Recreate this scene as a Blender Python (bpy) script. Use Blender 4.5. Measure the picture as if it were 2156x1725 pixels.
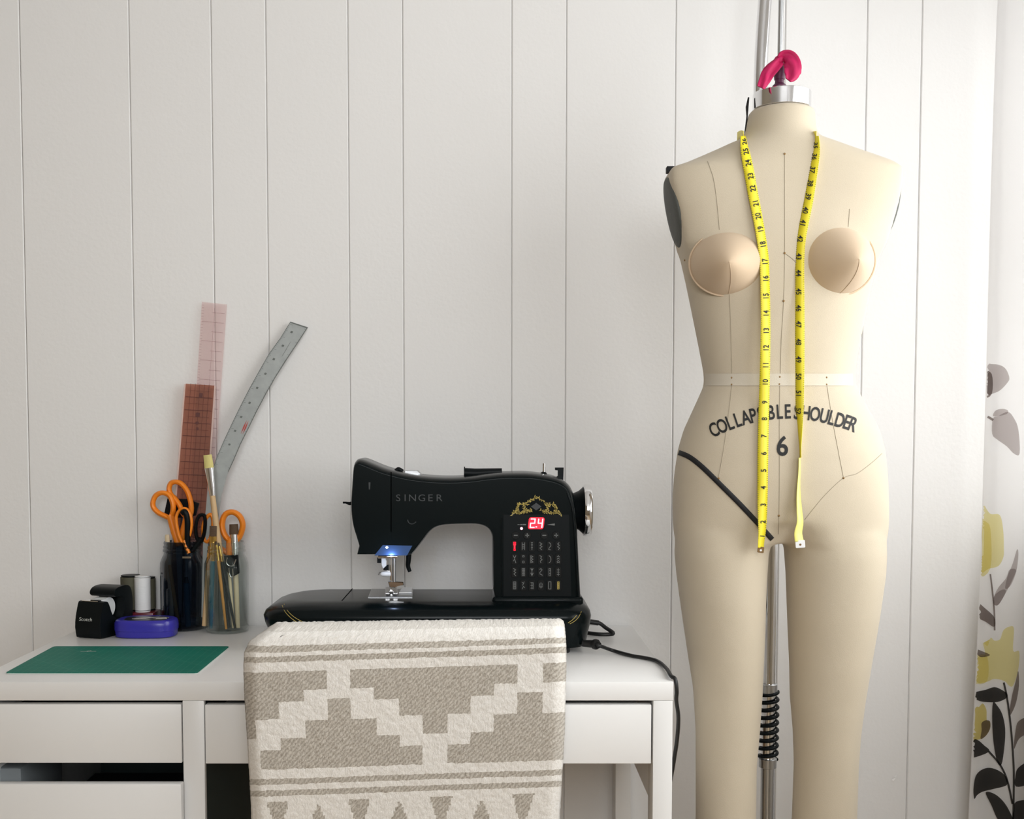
import bpy, bmesh, math, random
from mathutils import Vector, Matrix, Euler
from mathutils.bvhtree import BVHTree
random.seed(7)
for o in list(bpy.data.objects): bpy.data.objects.remove(o, do_unlink=True)
scene = bpy.context.scene
C = scene.collection

# ------------------------------------------------------------------ camera
IW, IH = 2156.0, 1725.0
FPX, PITCH, CPX, CPY = 2425.6, 0.05466, 1031.9, 1042.65
CAMZ, CAMD = 1.1214, 2.2003
cam_d = bpy.data.cameras.new('camera'); cam = bpy.data.objects.new('camera', cam_d); C.objects.link(cam)
cam.location = (0, -CAMD, CAMZ); cam.rotation_euler = (math.pi/2 - PITCH, 0, 0)
cam_d.sensor_fit = 'HORIZONTAL'; cam_d.sensor_width = 36.0; cam_d.lens = FPX/IW*36.0
cam_d.shift_x = (IW/2-CPX)/IW; cam_d.shift_y = (CPY-IH/2)/IW
cam_d.clip_start = 0.05; cam_d.clip_end = 50
scene.camera = cam
scene.view_settings.view_transform = 'Standard'; scene.view_settings.look = 'None'
scene.view_settings.gamma = 1.0; scene.view_settings.use_curve_mapping = False
scene.view_settings.exposure = -0.10

# ------------------------------------------------------------------ daylight
w = bpy.data.worlds.new('overcast_sky'); scene.world = w; w.use_nodes = True
w.node_tree.nodes['Background'].inputs[0].default_value = (0.92, 0.96, 1.0, 1)
w.node_tree.nodes['Background'].inputs[1].default_value = 1.0
RX = 1.06                        # right wall
def area(name, loc, rot, sx, sy, power, col):
    l = bpy.data.lights.new(name, 'AREA'); l.shape = 'RECTANGLE'; l.size = sx; l.size_y = sy
    l.energy = power; l.color = col
    o = bpy.data.objects.new(name, l); C.objects.link(o); o.location = loc; o.rotation_euler = rot
    return o
# sky light outside the side window (right wall) and fill light at an added, unseen window behind the photographer
area('daylight_side_window', (RX+0.20, -1.08, 1.45), (0, math.radians(90), 0), 1.12, 2.2, 40, (1.0, 0.992, 0.985))
area('rear_fill_light', (0.15, -3.95, 1.82), (math.radians(90), 0, 0), 1.6, 1.2, 56, (0.98, 0.985, 1.0))

# ------------------------------------------------------------------ photo geometry helpers (pixel -> place in the room)
SP, CP = math.sin(PITCH), math.cos(PITCH)
CAM = Vector((0, -CAMD, CAMZ))
def ray(px, py):
    u = (px-CPX)/FPX; v = (py-CPY)/FPX
    return Vector((u, CP - v*SP, -SP - v*CP))
def U(px, py, y):
    d = ray(px, py); t = (y+CAMD)/d.y
    p = CAM + d*t; return p
def UD(px, py, z):
    d = ray(px, py); t = (z-CAMZ)/d.z
    return CAM + d*t

# ------------------------------------------------------------------ materials
def nodes(name):
    m = bpy.data.materials.new(name); m.use_nodes = True
    return m, m.node_tree, m.node_tree.nodes['Principled BSDF']
def mat(name, col, rough=0.5, metal=0.0, noise=0.0, scale=30.0, bump=0.0, bscale=200.0, spec=0.5, coat=0.0, sheen=0.0, emit=None, estr=0.0, stretch=None):
    m, t, b = nodes(name)
    b.inputs['Base Color'].default_value = (*col, 1); b.inputs['Roughness'].default_value = rough
    b.inputs['Metallic'].default_value = metal; b.inputs['Specular IOR Level'].default_value = spec
    if coat: b.inputs['Coat Weight'].default_value = coat; b.inputs['Coat Roughness'].default_value = 0.05
    if sheen: b.inputs['Sheen Weight'].default_value = sheen
    if emit: b.inputs['Emission Color'].default_value = (*emit, 1); b.inputs['Emission Strength'].default_value = estr
    tc = t.nodes.new('ShaderNodeTexCoord'); src = tc.outputs['Object']
    if stretch:
        mp = t.nodes.new('ShaderNodeMapping'); mp.inputs['Scale'].default_value = stretch
        t.links.new(src, mp.inputs['Vector']); src = mp.outputs['Vector']
    if noise:
        n = t.nodes.new('ShaderNodeTexNoise'); n.inputs['Scale'].default_value = scale; n.inputs['Detail'].default_value = 4
        t.links.new(src, n.inputs['Vector'])
        r = t.nodes.new('ShaderNodeMixRGB'); r.blend_type = 'MIX'
        r.inputs[1].default_value = (*[max(0, c*(1-noise)) for c in col], 1); r.inputs[2].default_value = (*[min(1, c*(1+noise)) for c in col], 1)
        t.links.new(n.outputs['Fac'], r.inputs[0]); t.links.new(r.outputs[0], b.inputs['Base Color'])
    if bump:
        n2 = t.nodes.new('ShaderNodeTexNoise'); n2.inputs['Scale'].default_value = bscale; n2.inputs['Detail'].default_value = 3
        t.links.new(src, n2.inputs['Vector'])
        bp = t.nodes.new('ShaderNodeBump'); bp.inputs['Strength'].default_value = bump; bp.inputs['Distance'].default_value = 0.001
        t.links.new(n2.outputs['Fac'], bp.inputs['Height']); t.links.new(bp.outputs[0], b.inputs['Normal'])
    return m
def filt(name, col, diff=None, fac=0.15, gloss=0.0):
    """see-through tinted sheet: transparent filter plus a little diffuse and an optional sheen"""
    m, t, b = nodes(name); t.nodes.remove(b)
    out = t.nodes['Material Output']
    tr = t.nodes.new('ShaderNodeBsdfTransparent'); tr.inputs[0].default_value = (*col, 1)
    df = t.nodes.new('ShaderNodeBsdfDiffuse'); df.inputs[0].default_value = (*(diff or col), 1)
    mx = t.nodes.new('ShaderNodeMixShader'); mx.inputs[0].default_value = fac
    t.links.new(tr.outputs[0], mx.inputs[1]); t.links.new(df.outputs[0], mx.inputs[2]); last = mx
    if gloss:
        gl = t.nodes.new('ShaderNodeBsdfGlossy'); gl.inputs['Roughness'].default_value = 0.03
        fr = t.nodes.new('ShaderNodeLayerWeight'); fr.inputs[0].default_value = gloss
        m2 = t.nodes.new('ShaderNodeMixShader'); t.links.new(fr.outputs['Facing'], m2.inputs[0])
        mm = t.nodes.new('ShaderNodeMath'); mm.operation = 'POWER'; mm.inputs[1].default_value = 1.6
        t.links.new(fr.outputs['Facing'], mm.inputs[0]); t.links.new(mm.outputs[0], m2.inputs[0])
        t.links.new(mx.outputs[0], m2.inputs[1]); t.links.new(gl.outputs[0], m2.inputs[2]); last = m2
    t.links.new(last.outputs[0], out.inputs[0])
    return m

M = {}
M['wall'] = mat('painted_panelling', (0.80, 0.785, 0.77), 0.6, noise=0.015, scale=3, bump=0.35, bscale=120)
M['groove'] = mat('groove_paint', (0.76, 0.745, 0.73), 0.7)
M['far_wall'] = mat('far_wall_paint', (0.34, 0.285, 0.21), 0.8, bump=0.3)
M['plain'] = mat('plain_wall_paint', (0.80, 0.785, 0.77), 0.7, bump=0.3)
M['floor'] = mat('wood_floor', (0.52, 0.38, 0.23), 0.45, noise=0.25, scale=12, stretch=(12, 1, 1))
M['ceil'] = mat('ceiling_paint', (0.62, 0.61, 0.60), 0.8)
M['desk'] = mat('white_laminate', (0.83, 0.82, 0.805), 0.32, noise=0.01, scale=5)
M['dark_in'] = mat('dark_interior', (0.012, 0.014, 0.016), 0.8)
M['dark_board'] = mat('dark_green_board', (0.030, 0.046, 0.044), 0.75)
M['black_gloss'] = mat('black_lacquer', (0.003, 0.0055, 0.006), 0.22, spec=0.14)
M['black_satin'] = mat('black_satin_plastic', (0.005, 0.0068, 0.0075), 0.38, spec=0.12)
M['black_rubber'] = mat('black_rubber', (0.008, 0.008, 0.008), 0.6)
M['chrome'] = mat('chrome', (0.82, 0.82, 0.83), 0.08, 1.0)
M['steel'] = mat('brushed_steel', (0.55, 0.56, 0.57), 0.3, 1.0, bump=0.2, bscale=300, stretch=(1, 1, .05))
M['gold'] = mat('gold_transfer', (0.46, 0.35, 0.08), 0.5, 0.15, noise=0.4, scale=400)
M['grey_print'] = mat('grey_print', (0.15, 0.155, 0.15), 0.5)
M['dim_print'] = mat('dim_print', (0.026, 0.030, 0.032), 0.45)
M['void'] = mat('seam_shadow', (0.0012, 0.0014, 0.0015), 0.9, spec=0.0)
M['keycap'] = mat('key_cap', (0.007, 0.0075, 0.0075), 0.4, spec=0.15)
M['keyring'] = mat('key_surround', (0.028, 0.03, 0.03), 0.4)
M['led_red'] = mat('red_led', (0.9, 0.02, 0.03), 0.4, emit=(1.0, 0.004, 0.03), estr=1.3)
M['led_pink'] = mat('red_led_digits', (1, 0.6, 0.7), 0.4, emit=(1.0, 0.42, 0.55), estr=1.6)
M['led_white'] = mat('white_led', (1, 1, 1), 0.4, emit=(0.75, 0.85, 1.0), estr=12)
M['lamp_glow'] = mat('lamp_glow_plate', (0.05, 0.10, 0.24), 0.35, 0.7)  # blue light of the lit opening put into the base colour
M['white_plastic'] = mat('white_plastic', (0.82, 0.82, 0.82), 0.35)
M['mat_green'] = None
M['linen'] = mat('form_linen', (0.57, 0.49, 0.37), 0.85, noise=0.05, scale=9, bump=0.35, bscale=900, sheen=0.15)
M['cup'] = mat('bust_jersey', (0.60, 0.455, 0.31), 0.75, noise=0.03, scale=20, bump=0.2, bscale=1500, sheen=0.2)
M['seam'] = mat('seam_thread', (0.36, 0.31, 0.23), 0.9)
M['band'] = mat('waist_band', (0.62, 0.56, 0.46), 0.8, bump=0.3, bscale=900)
M['ink'] = mat('black_ink', (0.012, 0.012, 0.012), 0.7)
M['twill'] = mat('black_twill_tape', (0.010, 0.010, 0.012), 0.75, bump=0.3, bscale=900)
M['plate'] = mat('grey_arm_plate', (0.085, 0.09, 0.082), 0.7, noise=0.2, scale=300)
M['tape_y'] = mat('yellow_tape', (0.80, 0.67, 0.018), 0.45)
M['tape_lit'] = mat('lit_yellow_tape', (0.90, 0.84, 0.22), 0.45)  # lighter copy of the tape yellow, light on the turned end put into colour
M['brass'] = mat('brown_brass', (0.22, 0.13, 0.05), 0.4, 0.6)
M['magenta'] = mat('magenta_cloth', (0.44, 0.0, 0.075), 0.65, noise=0.3, scale=60)
M['plum'] = mat('plum_collar', (0.10, 0.02, 0.06), 0.5)
M['orange'] = mat('orange_plastic', (0.86, 0.24, 0.012), 0.4, noise=0.08, scale=60)
M['wood'] = mat('brush_wood', (0.62, 0.42, 0.22), 0.5, noise=0.25, scale=60, stretch=(1, 1, .1))
M['wood_pale'] = mat('pale_wood', (0.72, 0.58, 0.38), 0.5, noise=0.15, scale=60, stretch=(1, 1, .1))
M['wood_or'] = mat('orange_wood', (0.62, 0.27, 0.05), 0.4, noise=0.15, scale=60)
M['bristle'] = mat('straw_bristle', (0.66, 0.58, 0.22), 0.9, noise=0.35, scale=500, stretch=(1, 1, .06))
M['bristle_dark'] = mat('brown_bristle', (0.10, 0.06, 0.035), 0.9, noise=0.3, scale=400)
M['ferrule'] = mat('ferrule', (0.85, 0.85, 0.86), 0.18, 1.0)
M['ferrule_gold'] = mat('gold_ferrule', (0.80, 0.52, 0.14), 0.22, 1.0)
M['teal'] = mat('teal_lacquer', (0.015, 0.13, 0.19), 0.25)
M['dk_handle'] = mat('dark_handle', (0.012, 0.013, 0.016), 0.3)
M['thread_w'] = mat('white_thread', (0.80, 0.79, 0.79), 0.7, bump=0.5, bscale=600, stretch=(.1, .1, 1))
M['thread_o'] = mat('olive_thread', (0.09, 0.085, 0.055), 0.8, bump=0.5, bscale=600, stretch=(.1, .1, 1))
M['maroon'] = mat('maroon_plastic', (0.11, 0.006, 0.014), 0.25)
M['purple'] = mat('violet_plastic', (0.036, 0.030, 0.34), 0.28, noise=0.06, scale=20)
M['cord'] = mat('black_cord', (0.008, 0.008, 0.008), 0.45)
M['chair'] = mat('chair_wood', (0.45, 0.3, 0.18), 0.5, noise=0.2, scale=10)
M['paper'] = mat('pale_print', (0.62, 0.64, 0.6), 0.6)
M['tape_roll'] = mat('clear_tape_roll', (0.78, 0.79, 0.78), 0.35)
M['grey_box'] = mat('grey_box', (0.20, 0.22, 0.23), 0.6)
M['glass'] = filt('clear_jar_glass', (0.93, 0.955, 0.94), (0.5, 0.55, 0.5), 0.03, 0.35)
M['glass_dark'] = filt('smoky_blue_glass', (0.40, 0.46, 0.53), (0.015, 0.02, 0.03), 0.12, 0.3)
M['pane'] = filt('window_glass', (0.97, 0.98, 0.98), (0.5, 0.5, 0.5), 0.01, 0.2)
M['ruler_pink'] = filt('pink_acrylic', (0.965, 0.905, 0.90), (0.8, 0.68, 0.68), 0.16, 0.0)
M['ruler_red'] = filt('red_acrylic', (0.80, 0.55, 0.47), (0.46, 0.24, 0.18), 0.32, 0.0)
M['ruler_edge'] = filt('pale_acrylic_edge', (0.97, 0.88, 0.85), (0.9, 0.75, 0.7), 0.4, 0.0)
M['ruler_ink'] = mat('ruler_ink', (0.10, 0.03, 0.025), 0.6)
M['ruler_ink_soft'] = filt('ruler_ink_soft', (0.82, 0.70, 0.72), (0.5, 0.4, 0.4), 0.25)
M['red_ink'] = mat('red_ink', (0.45, 0.04, 0.03), 0.6)
M['alu'] = mat('aluminium_ruler', (0.33, 0.345, 0.335), 0.5, 0.35, noise=0.14, scale=70)
M['alu_edge'] = mat('worn_ruler_ink', (0.13, 0.14, 0.13), 0.6)
M['leaf_dark'] = filt('printed_leaf_dark', (0.15, 0.145, 0.14), (0.03, 0.03, 0.03), 0.3)
M['leaf_mid'] = filt('printed_leaf_mid', (0.42, 0.37, 0.35), (0.15, 0.13, 0.12), 0.2)
M['leaf_backlit'] = filt('printed_leaf_backlit', (0.66, 0.62, 0.61), (0.4, 0.36, 0.35), 0.15)  # upper leaves, window backlight put into a paler print tone
M['flower'] = filt('printed_flower', (0.92, 0.87, 0.56), (0.75, 0.68, 0.3), 0.15)
M['flower_deep'] = filt('printed_flower_deep', (0.84, 0.76, 0.40), (0.6, 0.5, 0.15), 0.2)

def curtain_mat():
    m, t, b = nodes('sheer_white_curtain'); t.nodes.remove(b); out = t.nodes['Material Output']
    d = t.nodes.new('ShaderNodeBsdfDiffuse'); d.inputs[0].default_value = (0.86, 0.85, 0.84, 1)
    tl = t.nodes.new('ShaderNodeBsdfTranslucent'); tl.inputs[0].default_value = (0.86, 0.85, 0.85, 1)
    mx = t.nodes.new('ShaderNodeMixShader'); mx.inputs[0].default_value = 0.55
    wv = t.nodes.new('ShaderNodeTexNoise'); wv.inputs['Scale'].default_value = 700
    bp = t.nodes.new('ShaderNodeBump'); bp.inputs['Strength'].default_value = 0.15; bp.inputs['Distance'].default_value = 0.001
    tc = t.nodes.new('ShaderNodeTexCoord'); t.links.new(tc.outputs['Object'], wv.inputs['Vector'])
    t.links.new(wv.outputs['Fac'], bp.inputs['Height']); t.links.new(bp.outputs[0], d.inputs['Normal'])
    t.links.new(d.outputs[0], mx.inputs[1]); t.links.new(tl.outputs[0], mx.inputs[2]); t.links.new(mx.outputs[0], out.inputs[0])
    return m
M['curtain'] = curtain_mat()

def green_mat():
    m, t, b = nodes('green_cutting_mat')
    b.inputs['Roughness'].default_value = 0.55; b.inputs['Specular IOR Level'].default_value = 0.15
    a = t.nodes.new('ShaderNodeAttribute'); a.attribute_name = 'UVMap'
    uv = t.nodes.new('ShaderNodeTexCoord')
    sep = t.nodes.new('ShaderNodeSeparateXYZ'); t.links.new(uv.outputs['UV'], sep.inputs[0])
    def lines(out, per, wid):
        mod = t.nodes.new('ShaderNodeMath'); mod.operation = 'PINGPONG'; mod.inputs[1].default_value = per/2
        t.links.new(out, mod.inputs[0])
        lt = t.nodes.new('ShaderNodeMath'); lt.operation = 'LESS_THAN'; lt.inputs[1].default_value = wid
        t.links.new(mod.outputs[0], lt.inputs[0]); return lt.outputs[0]
    def mx(a_, b_):
        m_ = t.nodes.new('ShaderNodeMath'); m_.operation = 'MAXIMUM'; t.links.new(a_, m_.inputs[0]); t.links.new(b_, m_.inputs[1]); return m_.outputs[0]
    f = mx(lines(sep.outputs['X'], 0.0127, 0.00035), lines(sep.outputs['Y'], 0.0127, 0.00035))
    # sparse diagonal rule lines
    ad = t.nodes.new('ShaderNodeMath'); ad.operation = 'ADD'; t.links.new(sep.outputs['X'], ad.inputs[0]); t.links.new(sep.outputs['Y'], ad.inputs[1])
    f = mx(f, lines(ad.outputs[0], 0.11, 0.0006))
    mul = t.nodes.new('ShaderNodeMath'); mul.operation = 'MULTIPLY'; mul.inputs[1].default_value = 0.40; t.links.new(f, mul.inputs[0])
    n = t.nodes.new('ShaderNodeTexNoise'); n.inputs['Scale'].default_value = 14; t.links.new(uv.outputs['UV'], n.inputs['Vector'])
    c = t.nodes.new('ShaderNodeMixRGB'); c.inputs[1].default_value = (0.0, 0.125, 0.088, 1); c.inputs[2].default_value = (0.002, 0.175, 0.122, 1)
    t.links.new(n.outputs['Fac'], c.inputs[0])
    c2 = t.nodes.new('ShaderNodeMixRGB'); c2.inputs[2].default_value = (0.10, 0.30, 0.22, 1)
    t.links.new(mul.outputs[0], c2.inputs[0]); t.links.new(c.outputs[0], c2.inputs[1]); t.links.new(c2.outputs[0], b.inputs['Base Color'])
    return m
M['mat_green'] = green_mat()

def blanket_mat():
    m, t, b = nodes('woven_wool_throw')
    b.inputs['Roughness'].default_value = 0.95; b.inputs['Sheen Weight'].default_value = 0.25; b.inputs['Specular IOR Level'].default_value = 0.1
    a = t.nodes.new('ShaderNodeAttribute'); a.attribute_name = 'weave'
    tc = t.nodes.new('ShaderNodeTexCoord')
    mp = t.nodes.new('ShaderNodeMapping'); mp.inputs['Scale'].default_value = (1, 0.55, 1); t.links.new(tc.outputs['UV'], mp.inputs['Vector'])
    n = t.nodes.new('ShaderNodeTexNoise'); n.inputs['Scale'].default_value = 420; n.inputs['Detail'].default_value = 3; n.inputs['Roughness'].default_value = 0.7
    t.links.new(mp.outputs[0], n.inputs['Vector'])
    wv = t.nodes.new('ShaderNodeTexWave'); wv.wave_type = 'BANDS'; wv.bands_direction = 'DIAGONAL'; wv.inputs['Scale'].default_value = 95
    wv.inputs['Distortion'].default_value = 5; wv.inputs['Detail'].default_value = 2; wv.inputs['Detail Scale'].default_value = 2
    t.links.new(tc.outputs['UV'], wv.inputs['Vector'])
    # taupe yarn: mottled dark/light
    c1 = t.nodes.new('ShaderNodeMixRGB'); c1.inputs[1].default_value = (0.34, 0.30, 0.25, 1); c1.inputs[2].default_value = (0.60, 0.555, 0.49, 1)
    t.links.new(wv.outputs['Fac'], c1.inputs[0])
    rmp = t.nodes.new('ShaderNodeMapRange'); rmp.inputs[1].default_value = 0.35; rmp.inputs[2].default_value = 0.65
    t.links.new(n.outputs['Fac'], rmp.inputs[0])
    c1b = t.nodes.new('ShaderNodeMixRGB'); c1b.inputs[0].default_value = 0.4; t.links.new(c1.outputs[0], c1b.inputs[1])
    c1c = t.nodes.new('ShaderNodeMixRGB'); c1c.inputs[1].default_value = (0.30, 0.265, 0.22, 1); c1c.inputs[2].default_value = (0.64, 0.60, 0.54, 1)
    t.links.new(rmp.outputs[0], c1c.inputs[0]); t.links.new(c1c.outputs[0], c1b.inputs[2])
    # cream yarn
    c2 = t.nodes.new('ShaderNodeMixRGB'); c2.inputs[1].default_value = (0.73, 0.695, 0.64, 1); c2.inputs[2].default_value = (0.86, 0.83, 0.79, 1)
    t.links.new(rmp.outputs[0], c2.inputs[0])
    mx = t.nodes.new('ShaderNodeMixRGB'); t.links.new(a.outputs['Fac'], mx.inputs[0]); t.links.new(c2.outputs[0], mx.inputs[1]); t.links.new(c1b.outputs[0], mx.inputs[2])
    t.links.new(mx.outputs[0], b.inputs['Base Color'])
    bp = t.nodes.new('ShaderNodeBump'); bp.inputs['Strength'].default_value = 0.8; bp.inputs['Distance'].default_value = 0.0015
    t.links.new(n.outputs['Fac'], bp.inputs['Height']); t.links.new(bp.outputs[0], b.inputs['Normal'])
    return m
M['blanket'] = blanket_mat()

# ------------------------------------------------------------------ object helpers
def thing(name, label, cat, loc=(0, 0, 0), group=None):
    o = bpy.data.objects.new(name, None); C.objects.link(o); o.location = loc; o.empty_display_size = 0.05
    o['label'] = label; o['category'] = cat
    if group: o['group'] = group
    return o
def world_off(o):
    v = Vector((0, 0, 0))
    while o is not None:
        v = v + o.location; o = o.parent
    return v
def link(o, parent=None):
    C.objects.link(o)
    if parent is not None:
        o.parent = parent
        o.matrix_parent_inverse = Matrix.Translation(-parent.location) if parent.type == 'EMPTY' else Matrix.Identity(4)
    return o
def tag(o, label, cat, group=None):
    o['label'] = label; o['category'] = cat
    if group: o['group'] = group
    return o
def struct(o, label=None):
    o['kind'] = 'structure'
    if label: o['label'] = label
    return o
def mk(name, verts, faces, m, parent=None, smooth=False, label=None):
    me = bpy.data.meshes.new(name); me.from_pydata([tuple(v) for v in verts], [], faces); me.update()
    if m: me.materials.append(m)
    if smooth:
        for p in me.polygons: p.use_smooth = True
    o = bpy.data.objects.new(name, me)
    if label: o['label'] = label
    return link(o, parent)
def from_bm(name, bm, m, parent=None, smooth=False, label=None, auto=None):
    bmesh.ops.recalc_face_normals(bm, faces=bm.faces[:])
    me = bpy.data.meshes.new(name); bm.to_mesh(me); bm.free()
    if m: me.materials.append(m)
    if smooth:
        for p in me.polygons: p.use_smooth = True
    if auto is not None:
        for p in me.polygons: p.use_smooth = True
        me.set_sharp_from_angle(angle=math.radians(auto))
    o = bpy.data.objects.new(name, me)
    if label: o['label'] = label
    return link(o, parent)
def box(name, x0, x1, y0, y1, z0, z1, m, parent=None, bev=0.0, seg=2, label=None):
    bm = bmesh.new()
    r = bmesh.ops.create_cube(bm, size=1.0)
    for v in bm.verts:
        v.co = Vector(((x0+x1)/2 + v.co.x*(x1-x0), (y0+y1)/2 + v.co.y*(y1-y0), (z0+z1)/2 + v.co.z*(z1-z0)))
    if bev: bmesh.ops.bevel(bm, geom=bm.edges[:], offset=bev, segments=seg, affect='EDGES', profile=0.5)
    return from_bm(name, bm, m, parent, label=label, auto=40 if bev else None)
def lathe(name, prof, c, axis, m, parent=None, seg=32, label=None, caps=True, auto=35):
    """prof: (radius, height) list along axis"""
    axis = Vector(axis).normalized(); a = axis.orthogonal().normalized(); b = axis.cross(a); c = Vector(c)
    bm = bmesh.new(); rings = []
    for r, h in prof:
        rings.append([bm.verts.new(c + axis*h + (a*math.cos(2*math.pi*i/seg) + b*math.sin(2*math.pi*i/seg))*max(r, 1e-5)) for i in range(seg)])
    for k in range(len(rings)-1):
        for i in range(seg):
            bm.faces.new((rings[k][i], rings[k][(i+1) % seg], rings[k+1][(i+1) % seg], rings[k+1][i]))
    if caps:
        bm.faces.new(rings[0][::-1]); bm.faces.new(rings[-1])
    return from_bm(name, bm, m, parent, auto=auto, label=label)
def spline(pts, n=8, closed=False):
    pts = [Vector(p) for p in pts]; out = []; N = len(pts)
    rng = range(N) if closed else range(N-1)
    for i in rng:
        if closed: p0, p1, p2, p3 = pts[(i-1) % N], pts[i], pts[(i+1) % N], pts[(i+2) % N]
        else: p0, p1, p2, p3 = pts[max(i-1, 0)], pts[i], pts[i+1], pts[min(i+2, N-1)]
        for k in range(n):
            t = k/n
            out.append(0.5*((2*p1) + (p2-p0)*t + (2*p0-5*p1+4*p2-p3)*t*t + (3*p1-p0-3*p2+p3)*t**3))
    if not closed: out.append(pts[-1].copy())
    return out
def tube(name, pts, r, m, parent=None, seg=10, closed=False, sm=0, label=None, flat=None):
    """r: number or list; flat=(axis, factor) squashes the section along an axis"""
    if sm: 
        if isinstance(r, (list, tuple)):
            rr = spline([(x, 0, 0) for x in r], sm, closed); r = [v.x for v in rr]
        pts = spline(pts, sm, closed)
    pts = [Vector(p) for p in pts]; N = len(pts)
    R = r if isinstance(r, (list, tuple)) else [r]*N
    bm = bmesh.new(); rings = []; ref = None
    for i, p in enumerate(pts):
        if closed: t = (pts[(i+1) % N]-pts[i-1])
        else: t = pts[min(i+1, N-1)]-pts[max(i-1, 0)]
        if t.length < 1e-9: t = Vector((0, 0, 1))
        t.normalize()
        if ref is None: ref = t.orthogonal().normalized()
        a = (ref - t*ref.dot(t))
        if a.length < 1e-5: a = t.orthogonal()
        a.normalize(); b = t.cross(a); ref = a
        ring = []
        for k in range(seg):
            d = (a*math.cos(2*math.pi*k/seg)+b*math.sin(2*math.pi*k/seg))*R[i]
            if flat:
                ax = Vector(flat[0]).normalized(); d = d + ax*d.dot(ax)*(flat[1]-1)
            ring.append(bm.verts.new(p+d))
        rings.append(ring)
    for i in range(N if closed else N-1):
        A, B = rings[i], rings[(i+1) % N]
        for k in range(seg): bm.faces.new((A[k], A[(k+1) % seg], B[(k+1) % seg], B[k]))
    if not closed:
        bm.faces.new(rings[0][::-1]); bm.faces.new(rings[-1])
    return from_bm(name, bm, m, parent, auto=50, label=label)
def prism(name, pts, d, m, parent=None, bev=0.0, seg=2, label=None, auto=35):
    """closed planar outline pts (3d) extruded by vector d, bevelled on the two rims"""
    bm = bmesh.new(); d = Vector(d)
    A = [bm.verts.new(Vector(p)) for p in pts]; B = [bm.verts.new(Vector(p)+d) for p in pts]
    n = len(A); f0 = bm.faces.new(A); f1 = bm.faces.new(B[::-1])
    for i in range(n): bm.faces.new((A[i], B[i], B[(i+1) % n], A[(i+1) % n]))
    if bev:
        ed = list(set(list(f0.edges)+list(f1.edges)))
        bmesh.ops.bevel(bm, geom=ed, offset=bev, segments=seg, affect='EDGES', profile=0.5, clamp_overlap=True)
    o = from_bm(name, bm, m, parent, auto=auto, label=label)
    if bev: 
        wn = o.modifiers.new('normals', 'WEIGHTED_NORMAL'); wn.keep_sharp = True; wn.weight = 100
    return o
_txt = {}
def text_geo(s, bold=False):
    """2d glyph outlines filled: verts scaled to height 1 (cap), origin centred"""
    if (s, bold) in _txt: return _txt[(s, bold)]
    cu = bpy.data.curves.new('txt', 'FONT'); cu.body = s; cu.size = 1.0; cu.resolution_u = 4; cu.offset = 0.018 if bold else 0.0
    o = bpy.data.objects.new('txt', cu); C.objects.link(o)
    bpy.context.view_layer.update()
    me = bpy.data.meshes.new_from_object(o.evaluated_get(bpy.context.evaluated_depsgraph_get()))
    bpy.data.objects.remove(o, do_unlink=True)
    V = [v.co.copy() for v in me.vertices]; F = [tuple(p.vertices) for p in me.polygons]
    bpy.data.meshes.remove(me)
    x0 = min(v.x for v in V); x1 = max(v.x for v in V); y0 = min(v.y for v in V); y1 = max(v.y for v in V); h = y1-y0
    V = [((v.x-(x0+x1)/2)/h, (v.y-(y0+y1)/2)/h) for v in V]
    _txt[(s, bold)] = (V, F, (x1-x0)/h); return _txt[(s, bold)]
def flat_text(name, s, fn, m, parent=None, maxlen=None, stretch=1.0, label=None, bold=False):
    """fn maps glyph coords (cap height 1, centred) to a 3d point"""
    V, F, wd = text_geo(s, bold)
    bm = bmesh.new(); vs = [bm.verts.new((x*stretch, y, 0)) for x, y in V]
    for f in F:
        try: bm.faces.new([vs[i] for i in f])
        except ValueError: pass
    if maxlen:
        bmesh.ops.triangulate(bm, faces=bm.faces[:])
        for _ in range(3):
            le = [e for e in bm.edges if e.calc_length() > maxlen]
            if le: bmesh.ops.subdivide_edges(bm, edges=le, cuts=1)
            bmesh.ops.triangulate(bm, faces=bm.faces[:])
    for v in bm.verts: v.co = fn(v.co.x, v.co.y)
    me = bpy.data.meshes.new(name); bm.to_mesh(me); bm.free(); me.materials.append(m)
    o = bpy.data.objects.new(name, me)
    if label: o['label'] = label
    return link(o, parent)
def stroke(pts2, wd):
    """2d polyline -> list of quads (2d)"""
    Q = []
    for (x0, y0), (x1, y1) in zip(pts2[:-1], pts2[1:]):
        dx, dy = x1-x0, y1-y0; L = math.hypot(dx, dy) or 1; nx, ny = -dy/L*wd/2, dx/L*wd/2; ex, ey = dx/L*wd*.3, dy/L*wd*.3
        Q.append([(x0+nx-ex, y0+ny-ey), (x1+nx+ex, y1+ny+ey), (x1-nx+ex, y1-ny+ey), (x0-nx-ex, y0-ny-ey)])
    return Q
def quads(name, Q, fn, m, parent=None, label=None):
    V = []; F = []
    for q in Q:
        b = len(V); V += [fn(x, y) for x, y in q]; F.append(tuple(range(b, b+len(q))))
    return mk(name, V, F, m, parent, label=label)

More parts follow.
